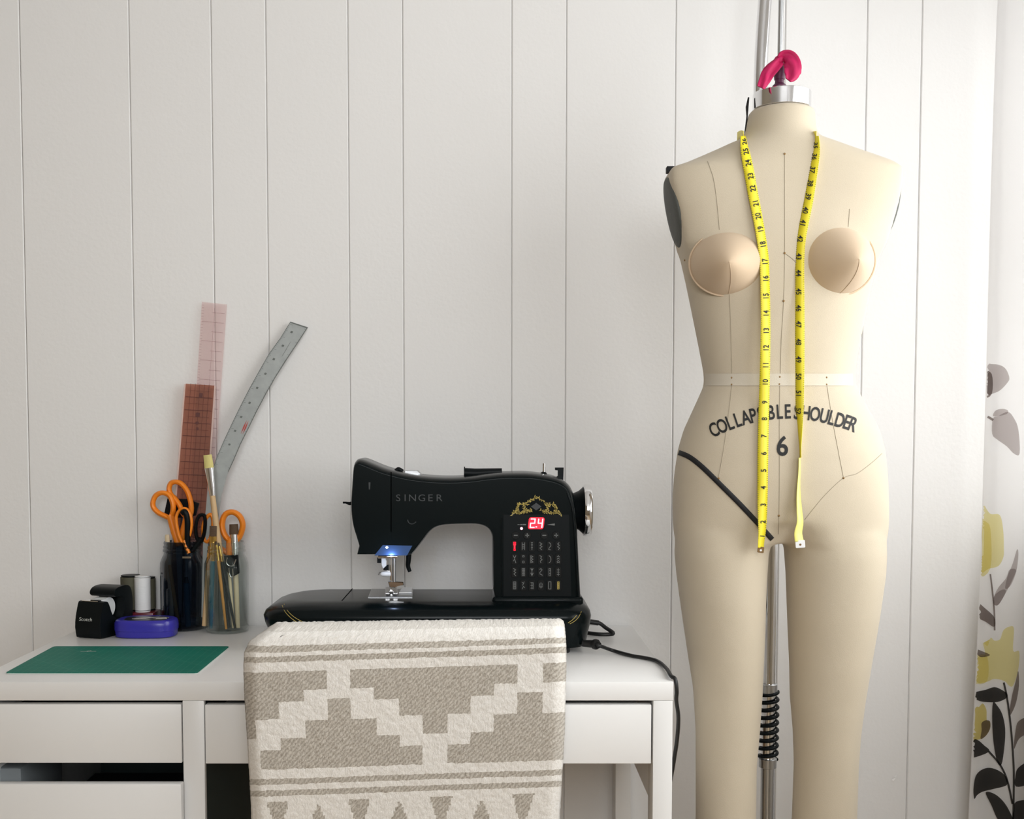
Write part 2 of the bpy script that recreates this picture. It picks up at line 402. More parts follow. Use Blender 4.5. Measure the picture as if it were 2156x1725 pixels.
# ================================================================== ROOM
ROOM_L, ROOM_F, ROOM_H = -2.2, -3.7, 2.5
wb = struct(box('wall_back', ROOM_L, RX+0.1, 0.004, 0.12, 0, ROOM_H, M['groove']))
IN = 0.0256; G0 = -0.881
marks = [-54, -48, -44, -36, -32, -24, -16, -10, -6, 0, 8, 14, 18, 24, 28, 36, 40, 48, 56, 62, 66, 72, 76]
for a, b in zip(marks[:-1], marks[1:]):
    x0 = G0+a*IN+0.0004; x1 = G0+b*IN-0.0004
    if x0 > RX-.01: break
    x1 = min(x1, RX)
    x0 = max(x0, ROOM_L)
    bv = 0.0017
    V = []; F = []
    sec = [(x0, 0.0045), (x0, 0.0020), (x0+bv, 0.0), (x1-bv, 0.0), (x1, 0.0020), (x1, 0.0045)]
    for z in (0.0, ROOM_H): V += [(x, y, z) for x, y in sec]
    n = len(sec)
    for i in range(n): F.append((i, (i+1) % n, n+(i+1) % n, n+i))
    F += [tuple(range(n))[::-1], tuple(range(n, 2*n))]
    mk('plank', V, F, M['wall'], wb)
p = U(1882, 1638, 0)
mk('paint_chip', [(p.x-.005, -.0006, p.z-.004), (p.x-.001, -.0022, p.z-.006), (p.x+.004, -.0012, p.z+.001), (p.x+.006, -.0006, p.z+.006), (p.x-.002, -.0016, p.z+.003)], [(0, 1, 2, 4), (2, 3, 4)], M['plain'], wb)
struct(box('floor', ROOM_L, RX, ROOM_F, 0.004, -0.1, 0.0, M['floor']))
struct(box('ceiling', ROOM_L, RX, ROOM_F, 0.004, ROOM_H, ROOM_H+.1, M['ceil']))
struct(box('wall_left', ROOM_L-.1, ROOM_L, ROOM_F, 0.12, 0, ROOM_H, M['far_wall']))
# right wall with a window opening, front wall with an opening for the added fill window
WY0, WY1, WZ0, WZ1 = -2.15, -0.035, 0.89, 2.03
def holed_wall(name, boxes):
    bm = bmesh.new()
    for (x0, x1, y0, y1, z0, z1) in boxes:
        r = bmesh.ops.create_cube(bm, size=1.0)
        for v in r['verts']: v.co = Vector(((x0+x1)/2 + v.co.x*(x1-x0), (y0+y1)/2 + v.co.y*(y1-y0), (z0+z1)/2 + v.co.z*(z1-z0)))
    return struct(from_bm(name, bm, M['plain'] if name == 'wall_right' else M['far_wall']))
holed_wall('wall_right', [(RX, RX+.1, ROOM_F, WY0, 0, ROOM_H), (RX, RX+.1, WY1, 0.004, 0, ROOM_H), (RX, RX+.1, WY0, WY1, 0, WZ0), (RX, RX+.1, WY0, WY1, WZ1, ROOM_H)])
FX0, FX1, FZ0, FZ1 = -0.65, 0.95, 1.25, 2.38
holed_wall('wall_front', [(ROOM_L, FX0, ROOM_F-.1, ROOM_F, 0, ROOM_H), (FX1, RX, ROOM_F-.1, ROOM_F, 0, ROOM_H), (FX0, FX1, ROOM_F-.1, ROOM_F, 0, FZ0), (FX0, FX1, ROOM_F-.1, ROOM_F, FZ1, ROOM_H)])
w1 = thing('window_1', 'white sash window beside the curtain', 'window', (RX+.06, -.8, WZ0)); w1['kind'] = 'structure'; del w1['category']
for (y0, y1, z0, z1) in [(WY0, WY0+.05, WZ0, WZ1), (WY1-.05, WY1, WZ0, WZ1), (WY0, WY1, WZ0, WZ0+.05), (WY0, WY1, WZ1-.05, WZ1), (WY0, WY1, (WZ0+WZ1)/2-.02, (WZ0+WZ1)/2+.02)]:
    box('window_frame', RX+.04, RX+.08, y0, y1, z0, z1, M['white_plastic'], w1, 0.004)
box('window_pane', RX+.058, RX+.062, WY0+.05, WY1-.05, WZ0+.05, WZ1-.05, M['pane'], w1)
box('window_sill', RX-.025, RX+.1, WY0-.03, WY1+.03, WZ0-.03, WZ0, M['white_plastic'], w1, 0.004)
w2 = thing('fill_window', 'white sash window added behind the photographer for fill light', 'window', (.15, ROOM_F-.06, FZ0)); w2['kind'] = 'structure'; del w2['category']
for (x0, x1, z0, z1) in [(FX0, FX0+.05, FZ0, FZ1), (FX1-.05, FX1, FZ0, FZ1), (FX0, FX1, FZ0, FZ0+.05), (FX0, FX1, FZ1-.05, FZ1), ((FX0+FX1)/2-.02, (FX0+FX1)/2+.02, FZ0, FZ1)]:
    box('window_frame', x0, x1, ROOM_F-.08, ROOM_F-.04, z0, z1, M['white_plastic'], w2, 0.004)
box('window_pane', FX0+.05, FX1-.05, ROOM_F-.062, ROOM_F-.058, FZ0+.05, FZ1-.05, M['pane'], w2)

# ================================================================== DESK
DX0, DX1, DY0, DY1, DZ = -0.7772, 0.2728, -0.505, -0.005, 0.75
desk = thing('desk', 'white laminate writing desk with thin top and flush drawers', 'desk', (-.25, -.25, 0))
D = M['desk']
box('desk_top', DX0, DX1, DY0, DY1, 0.722, DZ, D, desk, 0.0012)
YF = DY0+0.001
xl0, xl1 = U(385, 1550, DY0).x, U(430, 1550, DY0).x      # divider panel
xr0 = U(1375, 1550, DY0).x
zt = 0.7218
box('leg', xr0, DX1-.0008, DY0, DY0+.05, 0, zt, D, desk, 0.001)
box('leg', U(1296, 1650, -.06).x, U(1327, 1650, -.06).x+.001, -.06, DY1, 0, zt, D, desk, 0.001)
box('side_rail', xr0+.006, DX1-.004, DY0+.05, -.06, 0.548, zt, D, desk, 0.001)
box('divider_panel', xl0, xl1, DY0, DY0+.012, 0, zt, D, desk, 0.001)
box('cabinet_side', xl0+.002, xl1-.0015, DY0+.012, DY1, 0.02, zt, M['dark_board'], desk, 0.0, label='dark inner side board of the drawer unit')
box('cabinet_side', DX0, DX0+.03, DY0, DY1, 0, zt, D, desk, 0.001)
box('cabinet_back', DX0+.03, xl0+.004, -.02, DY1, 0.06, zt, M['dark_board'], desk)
box('cabinet_floor', DX0+.03, xl0, DY0+.02, -.02, 0.06, 0.075, D, desk)
def zrow(r, y=DY0): return U(900, r, y).z
d1 = box('drawer', DX0+.033, xl0-.0022, YF, YF+.016, zrow(1607.5), zrow(1484), D, desk, 0.0012)
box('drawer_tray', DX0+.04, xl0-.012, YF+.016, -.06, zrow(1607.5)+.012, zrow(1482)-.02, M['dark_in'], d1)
yp = YF-.022
d2 = box('drawer', DX0+.033, U(383, 1680, yp).x-.001, yp, yp+.016, 0.40, U(300, 1652, yp).z, D, desk, 0.0015)
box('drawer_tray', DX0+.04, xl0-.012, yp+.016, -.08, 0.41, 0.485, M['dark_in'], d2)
d3 = box('drawer', DX0+.033, xl0-.0022, YF, YF+.016, 0.09, 0.365, D, desk, 0.0015)
d4 = box('drawer', xl1+.0012, xr0-.0025, YF, YF+.016, zrow(1609), zrow(1485), D, desk, 0.0012)
box('drawer_tray', xl1+.01, xr0-.012, YF+.016, -.05, zrow(1609)+.006, zrow(1483)-.02, D, d4)
# things in the open drawer
gb = box('storage_box', U(-60, 1630, -.44).x, U(62, 1630, -.44).x, -.47, -.30, 0.485, U(60, 1605, -.44).z, M['grey_box'], None, 0.006)
tag(gb, 'grey box peeking out of the gap above the open drawer', 'box')
q = U(295, 1640, -.42)
kb = lathe('thread_cone', [(0.018, 0), (0.018, .004), (0.014, .006), (0.011, .05), (0.012, .052)], (q.x, -.42, 0.485), (0, 0, 1), M['thread_o'], None, 20)
tag(kb, 'dark cone of thread lying in shadow inside the open drawer', 'thread cone')
# ------------------------------------------------------------------ cutting mat
def quad_slab(name, corners, z0, z1, m, parent=None):
    bm = bmesh.new(); c = [Vector((p.x, p.y, z0)) for p in corners]
    uvl = bm.loops.layers.uv.new('UVMap')
    A = [bm.verts.new(v) for v in c]; B = [bm.verts.new(Vector((v.x, v.y, z1))) for v in c]
    bm.faces.new(A[::-1]); bm.faces.new(B)
    for i in range(4): bm.faces.new((A[i], A[(i+1) % 4], B[(i+1) % 4], B[i]))
    ve = [e for e in bm.edges if abs(e.verts[0].co.z-e.verts[1].co.z) > 1e-5]
    bmesh.ops.bevel(bm, geom=ve, offset=0.006, segments=4, affect='EDGES', profile=.5)
    o0 = c[0]; ex = (c[1]-c[0]).normalized(); ey = (c[3]-c[0]).normalized()
    for f in bm.faces:
        for l in f.loops: l[uvl].uv = ((l.vert.co-o0).dot(ex), (l.vert.co-o0).dot(ey))
    return from_bm(name, bm, m, parent)
cm = thing('cutting_mat', 'green self-healing cutting mat with faint grid, lying on the desk', 'cutting mat', UD(240, 1390, DZ))
cc = [UD(10, 1417, .7525), UD(416, 1417, .7525), UD(484, 1361, .7525), UD(113, 1361, .7525)]
quad_slab('mat_core', cc, 0.7502, 0.7516, M['paper'], cm)
quad_slab('mat_surface', [p.lerp(sum(cc, Vector())/4, 0.004) for p in cc], 0.7516, 0.7526, M['mat_green'], cm)
qa, qb = UD(170, 1372, .7527), UD(202, 1372, .7527)
quads('printed_mark', stroke([(0, 0), (1, 0)], .05)+stroke([(.35, .15), (.65, .15)], .04)+stroke([(.45, -.1), (.55, .3)], .04), lambda x, y: qa.lerp(qb, x)+Vector((0, y*.03, 0)), M['paper'], cm)

# ================================================================== SEWING MACHINE
sm = thing('sewing_machine', 'glossy black electronic sewing machine with red display and gold floral transfer', 'sewing machine', (-.1, -.2, DZ))
YA, YB = -0.250, -0.135           # arm front / back
BG = M['black_gloss']
def P(px, py, y=YA): return U(px, py, y)
def sm2(pts, n=4): return [(v.x, v.y) for v in spline([(p[0], p[1], 0) for p in pts], n)]
arm = (sm2([(740, 1010), (742, 985), (745, 973), (752, 967), (764, 968.5), (785, 977), (805, 985), (825, 991), (850, 997), (880, 1002), (910, 1005), (950, 1006), (990, 1004), (1020, 1000), (1050, 997), (1080, 996), (1110, 996), (1140, 999), (1165, 1004), (1185, 1011), (1200, 1023), (1209, 1040), (1213, 1060), (1216, 1100), (1219, 1160), (1222, 1220), (1225, 1268)], 3)
       + sm2([(1044, 1268), (1040, 1252), (1037, 1235), (1036, 1190), (1036, 1140), (1033, 1123), (1024, 1112), (1008, 1106), (985, 1105), (950, 1106), (930, 1108), (915, 1113), (903, 1123), (893, 1136), (880, 1153), (866, 1170)], 3)
       + [(752, 1170), (752, 1157)] + sm2([(754, 1150), (748, 1130), (742, 1110), (738, 1085), (737, 1060), (738, 1040)], 3)[:-1] + [(738, 1040)])
A2 = [P(a, b) for a, b in arm]; nA = len(A2)
cum = sum((A2[i].x*A2[(i+1) % nA].z-A2[(i+1) % nA].x*A2[i].z) for i in range(nA)); sgA = 1 if cum > 0 else -1
nrmA = []
for i in range(nA):
    t_ = A2[(i+1) % nA]-A2[i-1]; t_ = Vector((t_.x, 0, t_.z)).normalized(); nrmA.append(Vector((t_.z, 0, -t_.x))*sgA)
topA = [1.0 if (nrmA[i].z > .35 or (nrmA[i].x > .3 and arm[i][0] > 1150 and arm[i][1] < 1070)) else .30 for i in range(nA)]
for _ in range(3): topA = [(topA[i-1]+topA[i]+topA[(i+1) % nA])/3 for i in range(nA)]
bm = bmesh.new(); ringsA = []
for y_, k_ in [(YA, 1.0), (YA+.0010, .80), (YA+.0035, .55), (YA+.009, .30), (YA+.018, .10), (YA+.030, 0), (YB-.016, 0), (YB-.006, .25), (YB-.001, .7), (YB, 1.0)]:
    ringsA.append([bm.verts.new(Vector((A2[i].x, y_, A2[i].z)) - nrmA[i]*(.0098*topA[i]*k_)) for i in range(nA)])
for a_, b_ in zip(ringsA[:-1], ringsA[1:]):
    for i in range(nA): bm.faces.new((a_[i], a_[(i+1) % nA], b_[(i+1) % nA], b_[i]))
bm.faces.new(ringsA[0]); bm.faces.new(ringsA[-1][::-1])
ab_ = from_bm('arm_body', bm, BG, sm, auto=38)
wn_ = ab_.modifiers.new('normals', 'WEIGHTED_NORMAL'); wn_.keep_sharp = True; wn_.weight = 100
# base: stacked rounded outlines
bx0, bx1 = U(568, 1280, -.20).x, U(1238, 1300, -.20).x
by0, by1 = -0.305, -0.100
def rrect(x0, x1, y0, y1, rl, rr, n=8):
    out = []
    for cx, cy, r, a0 in [(x1-rr, y0+rr, rr, -90), (x1-rr, y1-rr, rr, 0), (x0+rl, y1-rl, rl, 90), (x0+rl, y0+rl, rl, 180)]:
        for k in range(n+1):
            a = math.radians(a0+90*k/n); out.append((cx+r*math.cos(a), cy+r*math.sin(a)))
    return out
bm = bmesh.new(); rings = []
for z, i in [(0.760, .016), (0.768, .012), (0.785, .007), (0.800, .002), (0.812, 0), (0.820, .003), (0.826, .010), (0.831, .022), (0.834, .036), (0.835, .05)]:
    rl = 0.055; rr = 0.045
    ring = rrect(bx0+i*1.1, bx1-i*.6, by0+i*.9, by1-i*.25, max(rl-i*.3, .02), max(rr-i*.2, .02))
    rings.append([bm.verts.new((x, y, z)) for x, y in ring])
n = len(rings[0])
for k in range(len(rings)-1):
    for i in range(n): bm.faces.new((rings[k][i], rings[k][(i+1) % n], rings[k+1][(i+1) % n], rings[k+1][i]))
bm.faces.new(rings[0][::-1]); bm.faces.new(rings[-1])
base = from_bm('base', bm, BG, sm, auto=60)
for (fx, fy) in [(bx0+.06, by0+.05), (bx1-.05, by0+.035), (bx0+.06, by1-.04), (bx1-.05, by1-.04)]:
    lathe('rubber_foot', [(.013, 0), (.014, .002), (.013, .012)], (fx, fy, DZ), (0, 0, 1), M['black_rubber'], sm, 18)
# column plinth collar merging into base
cp = [U(1040, 1262, YA-.01), U(1226, 1262, YA-.01)]
box('column_foot', U(1036, 1262, YA).x, U(1228, 1262, YA).x, YA-.008, YB+.004, .824, .842, BG, sm, 0.006, 3)
# bed seam lines
for px in (727, 1100):
    pass
bmb = bmesh.new()
box('bed_seam', U(735, 1245, -.15).x, U(735, 1245, -.15).x+.0012, -.255, -.104, .8351, .8355, M['void'], sm)
# face plate seam + inner shadow line
mk('face_seam', [P(822.5, 994, YA-.0004), P(824.5, 994, YA-.0004), P(824.5, 1120, YA-.0004), P(822.5, 1120, YA-.0004)], [(0, 1, 2, 3)], M['void'], sm)
def PF(px, py, off=.0006): return U(px, py, YA-off)
for chs, cxs in zip('SINGER', (838.5, 853, 868.5, 888, 906.5, 925.5)):
    flat_text('brand_letter', chs, lambda x, y: PF(cxs + x*14.2*1.12, 1048.5 - y*14.2), M['dim_print'], sm)
# vent slot & highlight plate on the head
mk('head_slot', [PF(776, 1016), PF(780, 1016), PF(779, 1031), PF(776.5, 1031)], [(0, 1, 2, 3)], M['dim_print'], sm)
tube('switch_rim', [PF(858, 1095), PF(860, 1100), PF(864, 1103), PF(870, 1103), (PF(876, 1099))], .0009, M['dim_print'], sm, 6, sm=4)
# control panel
panel = mk('control_panel', [PF(x, y, .0005) for x, y in [(1060, 1084), (1198, 1084), (1203, 1256), (1060, 1256)]], [(0, 1, 2, 3)], M['black_satin'], sm)
tube('panel_rib', [PF(1056, 1090), PF(1056, 1170), PF(1058, 1256)], .0008, M['black_satin'], sm, 6)
# column right bright edge trim
tube('edge_trim', [U(1194, 1038, YA+.000), U(1204, 1068, YA-.0015), U(1209, 1110, YA-.002), U(1213, 1180, YA-.002), U(1217, 1256, YA-.002)], .0013, M['black_gloss'], sm, 8, sm=5)
def key_outline(cx, cy, w_, h_, r, n=4):
    pts = []
    for sx, sy, a0 in [(1, 1, 0), (-1, 1, 90), (-1, -1, 180), (1, -1, 270)]:
        for k in range(n+1):
            a = math.radians(a0+90*k/n); pts.append((cx+sx*(w_/2-r)+r*math.cos(a), cy+sy*(h_/2-r)+r*math.sin(a)))
    return pts
glyphs = [
 [[(0,-8),(0,8)],[(-2,-8),(2,-8)],[(-2,-4),(2,-4)],[(-1,8),(1,8)]], [[(-3,-8),(-3,8)],[(3,-8),(3,8)],[(-3,-4),(3,-4)],[(-3,0),(3,0)],[(-3,4),(3,4)]], [[(-2,-8),(2,-8)],[(0,-8),(0,8)],[(-2,-3),(2,-3)],[(-2,3),(2,3)]], [[(-3,-8),(3,-5),(-3,-2),(3,1),(-3,4),(2,8)]], [[(-2,-8),(2,-6),(3,-1),(-1,3),(-3,7),(2,8)]], [[(2,-8),(-2,-5),(3,-2),(-2,1),(3,4),(0,8)]],
 [[(-3,-8),(0,-2),(3,-8)],[(-3,4),(0,-1),(3,8)]], [[(-2,-8),(2,-8),(2,-5),(-2,-5),(-2,-8)],[(-2,4),(2,4),(2,8),(-2,8),(-2,4)]], [[(-3,-8),(3,-6),(-3,-3),(3,0),(-3,3),(3,6),(-3,8)],[(-3,-8),(-3,8)]], [[(-3,-8),(2,-6),(-1,-2),(3,1),(-2,4),(0,8)]], [[(-2,-8),(2,-5),(3,0),(2,5),(-2,8)]], [[(-3,-5),(0,-8),(3,-5)],[(-3,0),(0,-3),(3,0)],[(-3,5),(0,2),(3,5)],[(-3,8),(0,6),(3,8)]],
 [[(-3,-8),(3,-5),(-2,-2),(3,1),(-2,4),(3,8)]], [[(-3,-8),(3,-8),(3,8),(-3,8),(-3,-8)],[(0,-8),(0,8)],[(-3,-3),(3,-3)],[(-3,3),(3,3)]], [[(-3,-8),(0,-3),(3,-8)],[(0,-8),(0,8)],[(-3,2),(0,8),(3,2)]], [[(-3,-6),(0,-8),(3,-5),(-3,1),(-2,5),(2,5),(3,8)]], [[(-2,-8),(2,-8),(2,8),(-2,8),(-2,-8)],[(-2,-4),(2,-4)],[(-2,3),(2,3)]], [[(0,-8),(0,8)],[(-3,-5),(3,-5)],[(-3,0),(3,0)],[(-3,5),(3,5)]],
 [[(-3,-8),(3,-8),(3,8),(-3,8),(-3,-8)],[(-3,-3),(3,-3)],[(-3,2),(3,2)],[(0,-8),(0,8)]], [[(-3,-7),(1,-4)],[(2,-8),(-2,0)],[(-3,8),(0,2),(3,5)]], [[(-3,-6),(3,-6)],[(-3,0),(3,0)],[(3,-6),(3,8)],[(0,-6),(0,8)],[(-3,6),(3,6)]], [[(4*math.cos(a*.6), 4*math.sin(a*.6)*1.4) for a in range(0, 12)],[(-2,-1),(2,-1)],[(-2,2),(2,2)]], [[(-3,-8),(3,-8),(3,8),(-3,8),(-3,-8)]], [[(-2,-8),(2,-8),(2,8),(-2,8),(-2,-8)],[(0,-6),(0,6)],[(-1,0),(1,0)]]]
kx = [1083.5, 1102, 1120, 1139, 1157.5, 1175.5]; ky = [1150.5, 1178, 1205, 1233]
for r_ in range(4):
    for c_ in range(6):
        cx, cy = kx[c_], ky[r_]
        k = prism('key', [PF(a, b, .0006) for a, b in key_outline(cx, cy, 14, 23, 4)], (0, -.0012, 0), M['keycap'], sm, 0.0004, 1)
        gi = r_*6+c_
        mm = M['led_red'] if gi == 0 else (M['gold'] if gi == 23 else M['grey_print'])
        wd = 3.4 if gi == 0 else 1.25
        Q = []
        for pl in glyphs[gi]: Q += stroke([(a*.85, b*.95) for a, b in pl], wd)
        o_ = quads('key_symbol', Q, lambda x, y: PF(cx+x, cy+y, .0021), mm, k)
        o_.location = (0, 0, 0)
for cx, s in [(1086, '-'), (1110, '+'), (1146, '-'), (1171, '+')]:
    k = prism('round_key', [PF(cx+8.5*math.cos(a*.3927), 1127.5+8.5*math.sin(a*.3927), .0006) for a in range(16)], (0, -.0012, 0), M['keycap'], sm, .0004, 1)
    Q = stroke([(-3.6, 0), (3.6, 0)], 1.8) + (stroke([(0, -3.6), (0, 3.6)], 1.8) if s == '+' else [])
    quads('key_symbol', Q, lambda x, y: PF(cx+x, 1127.5+y, .0021), M['grey_print'], k)
disp = prism('display', [PF(a + (1102-b)*.12, b, .0006) for a, b in key_outline(1129, 1102, 33, 25, 5)], (0, -.0008, 0), M['led_red'], sm, label='glowing red display')
seg7 = {'2': [[(-5,-9),(5,-9)],[(5,-9),(5,0)],[(5,0),(-5,0)],[(-5,0),(-5,9)],[(-5,9),(5,9)]], '4': [[(-5,-9),(-5,0)],[(-5,0),(5,0)],[(5,-9),(5,9)]]}
Q = []
for ch, cx in (('2', -7.5), ('4', 8.5)):
    for pl in seg7[ch]: Q += stroke([(cx+a*.86-b*.12, b) for a, b in pl], 2.5)
Q += stroke([(-.8, 8), (1.0, 8)], 2.6)
quads('display_digits', Q, lambda x, y: PF(1129+x, 1102+y*.98, .0019), M['led_pink'], disp)
prism('indicator_light', [PF(1098+3*math.cos(a*.785), 1113+3*math.sin(a*.785), .0006) for a in range(8)], (0, -.0008, 0), M['led_pink'], sm)
for Qp in (stroke([(1090, 1105), (1094, 1105)], 1.2), stroke([(1096, 1105), (1099, 1105)], 2), stroke([(1101, 1105), (1107, 1105)], 2.4), [[(1152, 1105), (1168, 1102.5), (1168, 1107)]]):
    quads('panel_mark', Qp, lambda x, y: PF(x, y, .0008), M['grey_print'], sm)
# gold floral transfer
rg = random.Random(3); Q = []
def leafq(cx, cy, a, L, w_):
    c_, s_ = math.cos(a), math.sin(a)
    return [(cx+(x*c_-y*s_), cy+(x*s_+y*c_)) for x, y in [(-L/2, 0), (0, -w_/2), (L/2, 0), (0, w_/2)]]
arcs = [[(1129, 1047), (1116, 1054), (1106, 1062), (1092, 1064), (1086, 1074)], [(1118, 1074), (1108, 1078), (1096, 1080), (1084, 1078), (1078, 1084)], [(1106, 1062), (1104, 1070), (1108, 1078)], [(1092, 1060), (1088, 1070), (1090, 1080)]]
for arc in arcs:
    for mir in (0, 1):
        pts = [(x if not mir else 2*1129-x, y) for x, y in arc]
        sp = spline([(x, y, 0) for x, y in pts], 5)
        Q += stroke([(v.x, v.y) for v in sp], 0.8)
        for v in sp[::1]:
            for _ in range(2): Q.append(leafq(v.x+rg.uniform(-3, 3), v.y+rg.uniform(-3, 3), rg.uniform(0, 6.28), rg.uniform(3.5, 7), rg.uniform(1.4, 2.6)))
quads('floral_transfer', Q, lambda x, y: PF(x, y, .0007), M['gold'], sm, label='gold floral transfer')
Q = [leafq(1129, 1067, 0, 22, 16)]
quads('oval_badge', Q, lambda x, y: PF(x, y, .0006), M['dim_print'], sm)
for sx in (0, 1):
    Q = [[(a if not sx else 2*1129-a, b) for a, b in [(1075, 1086), (1080, 1081), (1083, 1082), (1079, 1085)]]]
    quads('corner_scroll', Q, lambda x, y: PF(x, y, .0006), M['grey_print'], sm)
# gold scroll lines on the base ends
bmt = bmesh.new(); bmt.from_mesh(base.data); bvh_base = BVHTree.FromBMesh(bmt); bmt.free()
def on(bvh, px, py, off=.0008):
    d = ray(px, py).normalized(); h = bvh.ray_cast(CAM, d)
    if h[0] is None: return None
    return h[0] - d*off
for pts in ([(594, 1275), (600, 1288), (612, 1301), (628, 1312), (646, 1318)], [(598, 1272), (606, 1287), (620, 1300), (640, 1311), (660, 1318)], [(1200, 1314), (1210, 1308), (1218, 1300), (1224, 1288)], [(1196, 1312), (1206, 1305), (1214, 1296)]):
    pp = [on(bvh_base, a, b) for a, b in pts]; pp = [q for q in pp if q]
    if len(pp) > 2: tube('gold_line', pp, .0005, M['gold'], sm, 5, sm=4)
# top fittings
YM = -.19
tube('spool_pin', [U(978, 996, YM), U(1000, 997, YM), U(1057, 993, YM)], [.0088, .0086, .0058], M['black_satin'], sm, 16)
lathe('spool_pin_flange', [(.011, 0), (.011, .0018)], U(977, 996, YM), (1, 0, 0), M['black_satin'], sm, 20)
a = U(1145, 1004, YM); b = U(1145.5, 976, YM)
tube('bobbin_winder', [a, b], .0028, M['chrome'], sm, 12)
lathe('bobbin_winder_base', [(.006, 0), (.006, .003), (.0035, .006)], U(1144.5, 1001, YM), (0, 0, 1), M['black_satin'], sm, 16)
st = [U(x, y, YM) for x, y in [(1169, 985), (1187, 985), (1186, 1012), (1164, 1010), (1176, 1003), (1176, 990), (1169, 990)]]
prism('winder_stop', st, (0, .012, 0), M['black_satin'], sm, .0008, 1)
tube('thread_guide', [U(833, 992, -.2), U(838, 988, -.2), U(842, 989, -.2), U(848, 993, -.2)], .0035, M['black_satin'], sm, 8, sm=3)
prism('top_plate', [U(x, y, -.2) for x, y in [(853, 991), (878, 991), (888, 1000), (850, 999)]], (0, .03, 0), M['steel'], sm, .0006, 1)
# handwheel
hc = U(1213, 1075, YM)
lathe('handwheel_hub', [(.030, -.006), (.034, .004), (.040, .011), (.0435, .0135)], hc, (1, 0, 0), M['black_satin'], sm, 40)
lathe('handwheel_rim', [(.040, .0120), (.0445, .0125), (.0455, .015), (.0455, .023), (.044, .0255), (.036, .0262), (.030, .0255)], hc, (1, 0, 0), M['chrome'], sm, 56, label='chrome handwheel rim')
# thread cutter stub on the head
tube('thread_cutter', [U(741, 1060, -.2), U(735, 1060.5, -.2), U(728, 1058.5, -.2), U(722, 1058.5, -.2)], [.0034, .003, .0018, .0018], M['black_satin'], sm, 8)
# plate for the lamp-lit opening, its blue light in the colour, needle bar, presser foot
YN = -.205
hk = prism('lamp_glow_plate', [U(x, y, YA-.0006) for x, y in [(806, 1148), (868, 1149.5), (857, 1170), (788, 1170)]], (0, .002, 0), M['lamp_glow'], sm)
prism('lamp_led', [U(814.5+2.8*math.cos(a*.785), 1153+2.2*math.sin(a*.785), YA-.0012) for a in range(8)], (0, .001, 0), M['led_white'], sm)
pl = bpy.data.lights.new('needle_lamp', 'POINT'); pl.energy = 0.06; pl.color = (0.5, 0.66, 1.0); pl.shadow_soft_size = 0.0012
plo = bpy.data.objects.new('needle_lamp', pl); C.objects.link(plo); plo.location = U(822, 1175, YA-.012)
box('lamp_strip', U(797, 1171, YN).x, U(838, 1171, YN).x, YN-.01, YN+.01, U(800, 1175, YN).z, U(800, 1169, YN).z, M['chrome'], sm, .0006)
def bar(name, pts, r, m, seg=10): return tube(name, [U(x, y, YN) for x, y in pts], r, m, sm, seg)
bar('needle_bar', [(823.5, 1168), (823.5, 1222)], .0026, M['chrome'])
bar('presser_bar', [(830, 1168), (830, 1226)], .0030, M['steel'])
bar('thread_hook', [(806, 1196), (812, 1201), (818, 1203), (823, 1203)], .0012, M['chrome'])
lathe('needle_clamp_screw', [(.004, -.008), (.0046, 0), (.0046, .006), (.003, .009)], U(813, 1209, YN), (-1, 0, 0), M['white_plastic'], sm, 16)
prism('threader', [U(x, y, YN-.006) for x, y in [(803, 1176), (810, 1175), (814, 1182), (813, 1192), (806, 1198), (803, 1190)]], (0, .006, 0), M['white_plastic'], sm, .0008, 1)
prism('threader_arm', [U(x, y, YN-.004) for x, y in [(794, 1175), (802, 1175), (802, 1186), (794, 1186)]], (0, .008, 0), M['black_satin'], sm, .0006, 1)
prism('clamp_block', [U(x, y, YN-.003) for x, y in [(808, 1192), (818, 1190), (818, 1202), (807, 1201)]], (0, .008, 0), M['black_satin'], sm, .0006, 1)
bar('wire_guide', [(797, 1211), (799, 1206), (806, 1205), (812, 1203)], .0012, M['steel'])
bar('needle', [(825, 1218), (825, 1243)], .0009, M['chrome'], 8)
prism('foot_ankle', [U(x, y, YN-.003) for x, y in [(817, 1225), (849, 1226), (850, 1233), (836, 1234), (832, 1238), (820, 1237)]], (0, .008, 0), M['chrome'], sm, .0008, 1)
fz = .8395
def bedp(px, py): return UD(px, py, fz)
prism('presser_foot', [UD(x, y, fz) for x, y in [(811, 1241), (836, 1241), (837, 1252), (828, 1252), (826, 1246), (822, 1246), (820, 1252), (812, 1252)]], (0, 0, .004), M['chrome'], sm, .0008, 1)
np_ = prism('needle_plate', [UD(x, y, .8368) for x, y in [(775, 1257), (782, 1240), (870, 1240), (868, 1257)]], (0, 0, -.003), M['steel'], sm, .0006, 1)
prism('bobbin_cover_slide', [UD(x, y, .8372) for x, y in [(840, 1250), (846, 1239), (867, 1239), (867, 1250)]], (0, 0, .0022), M['white_plastic'], sm, .0006, 1)
tube('presser_lifter', [U(x, y, -.15) for x, y in [(861, 1164), (860, 1180), (859, 1192), (863, 1204)]], [.005, .0046, .004, .0034], M['black_satin'], sm, 10, sm=4)
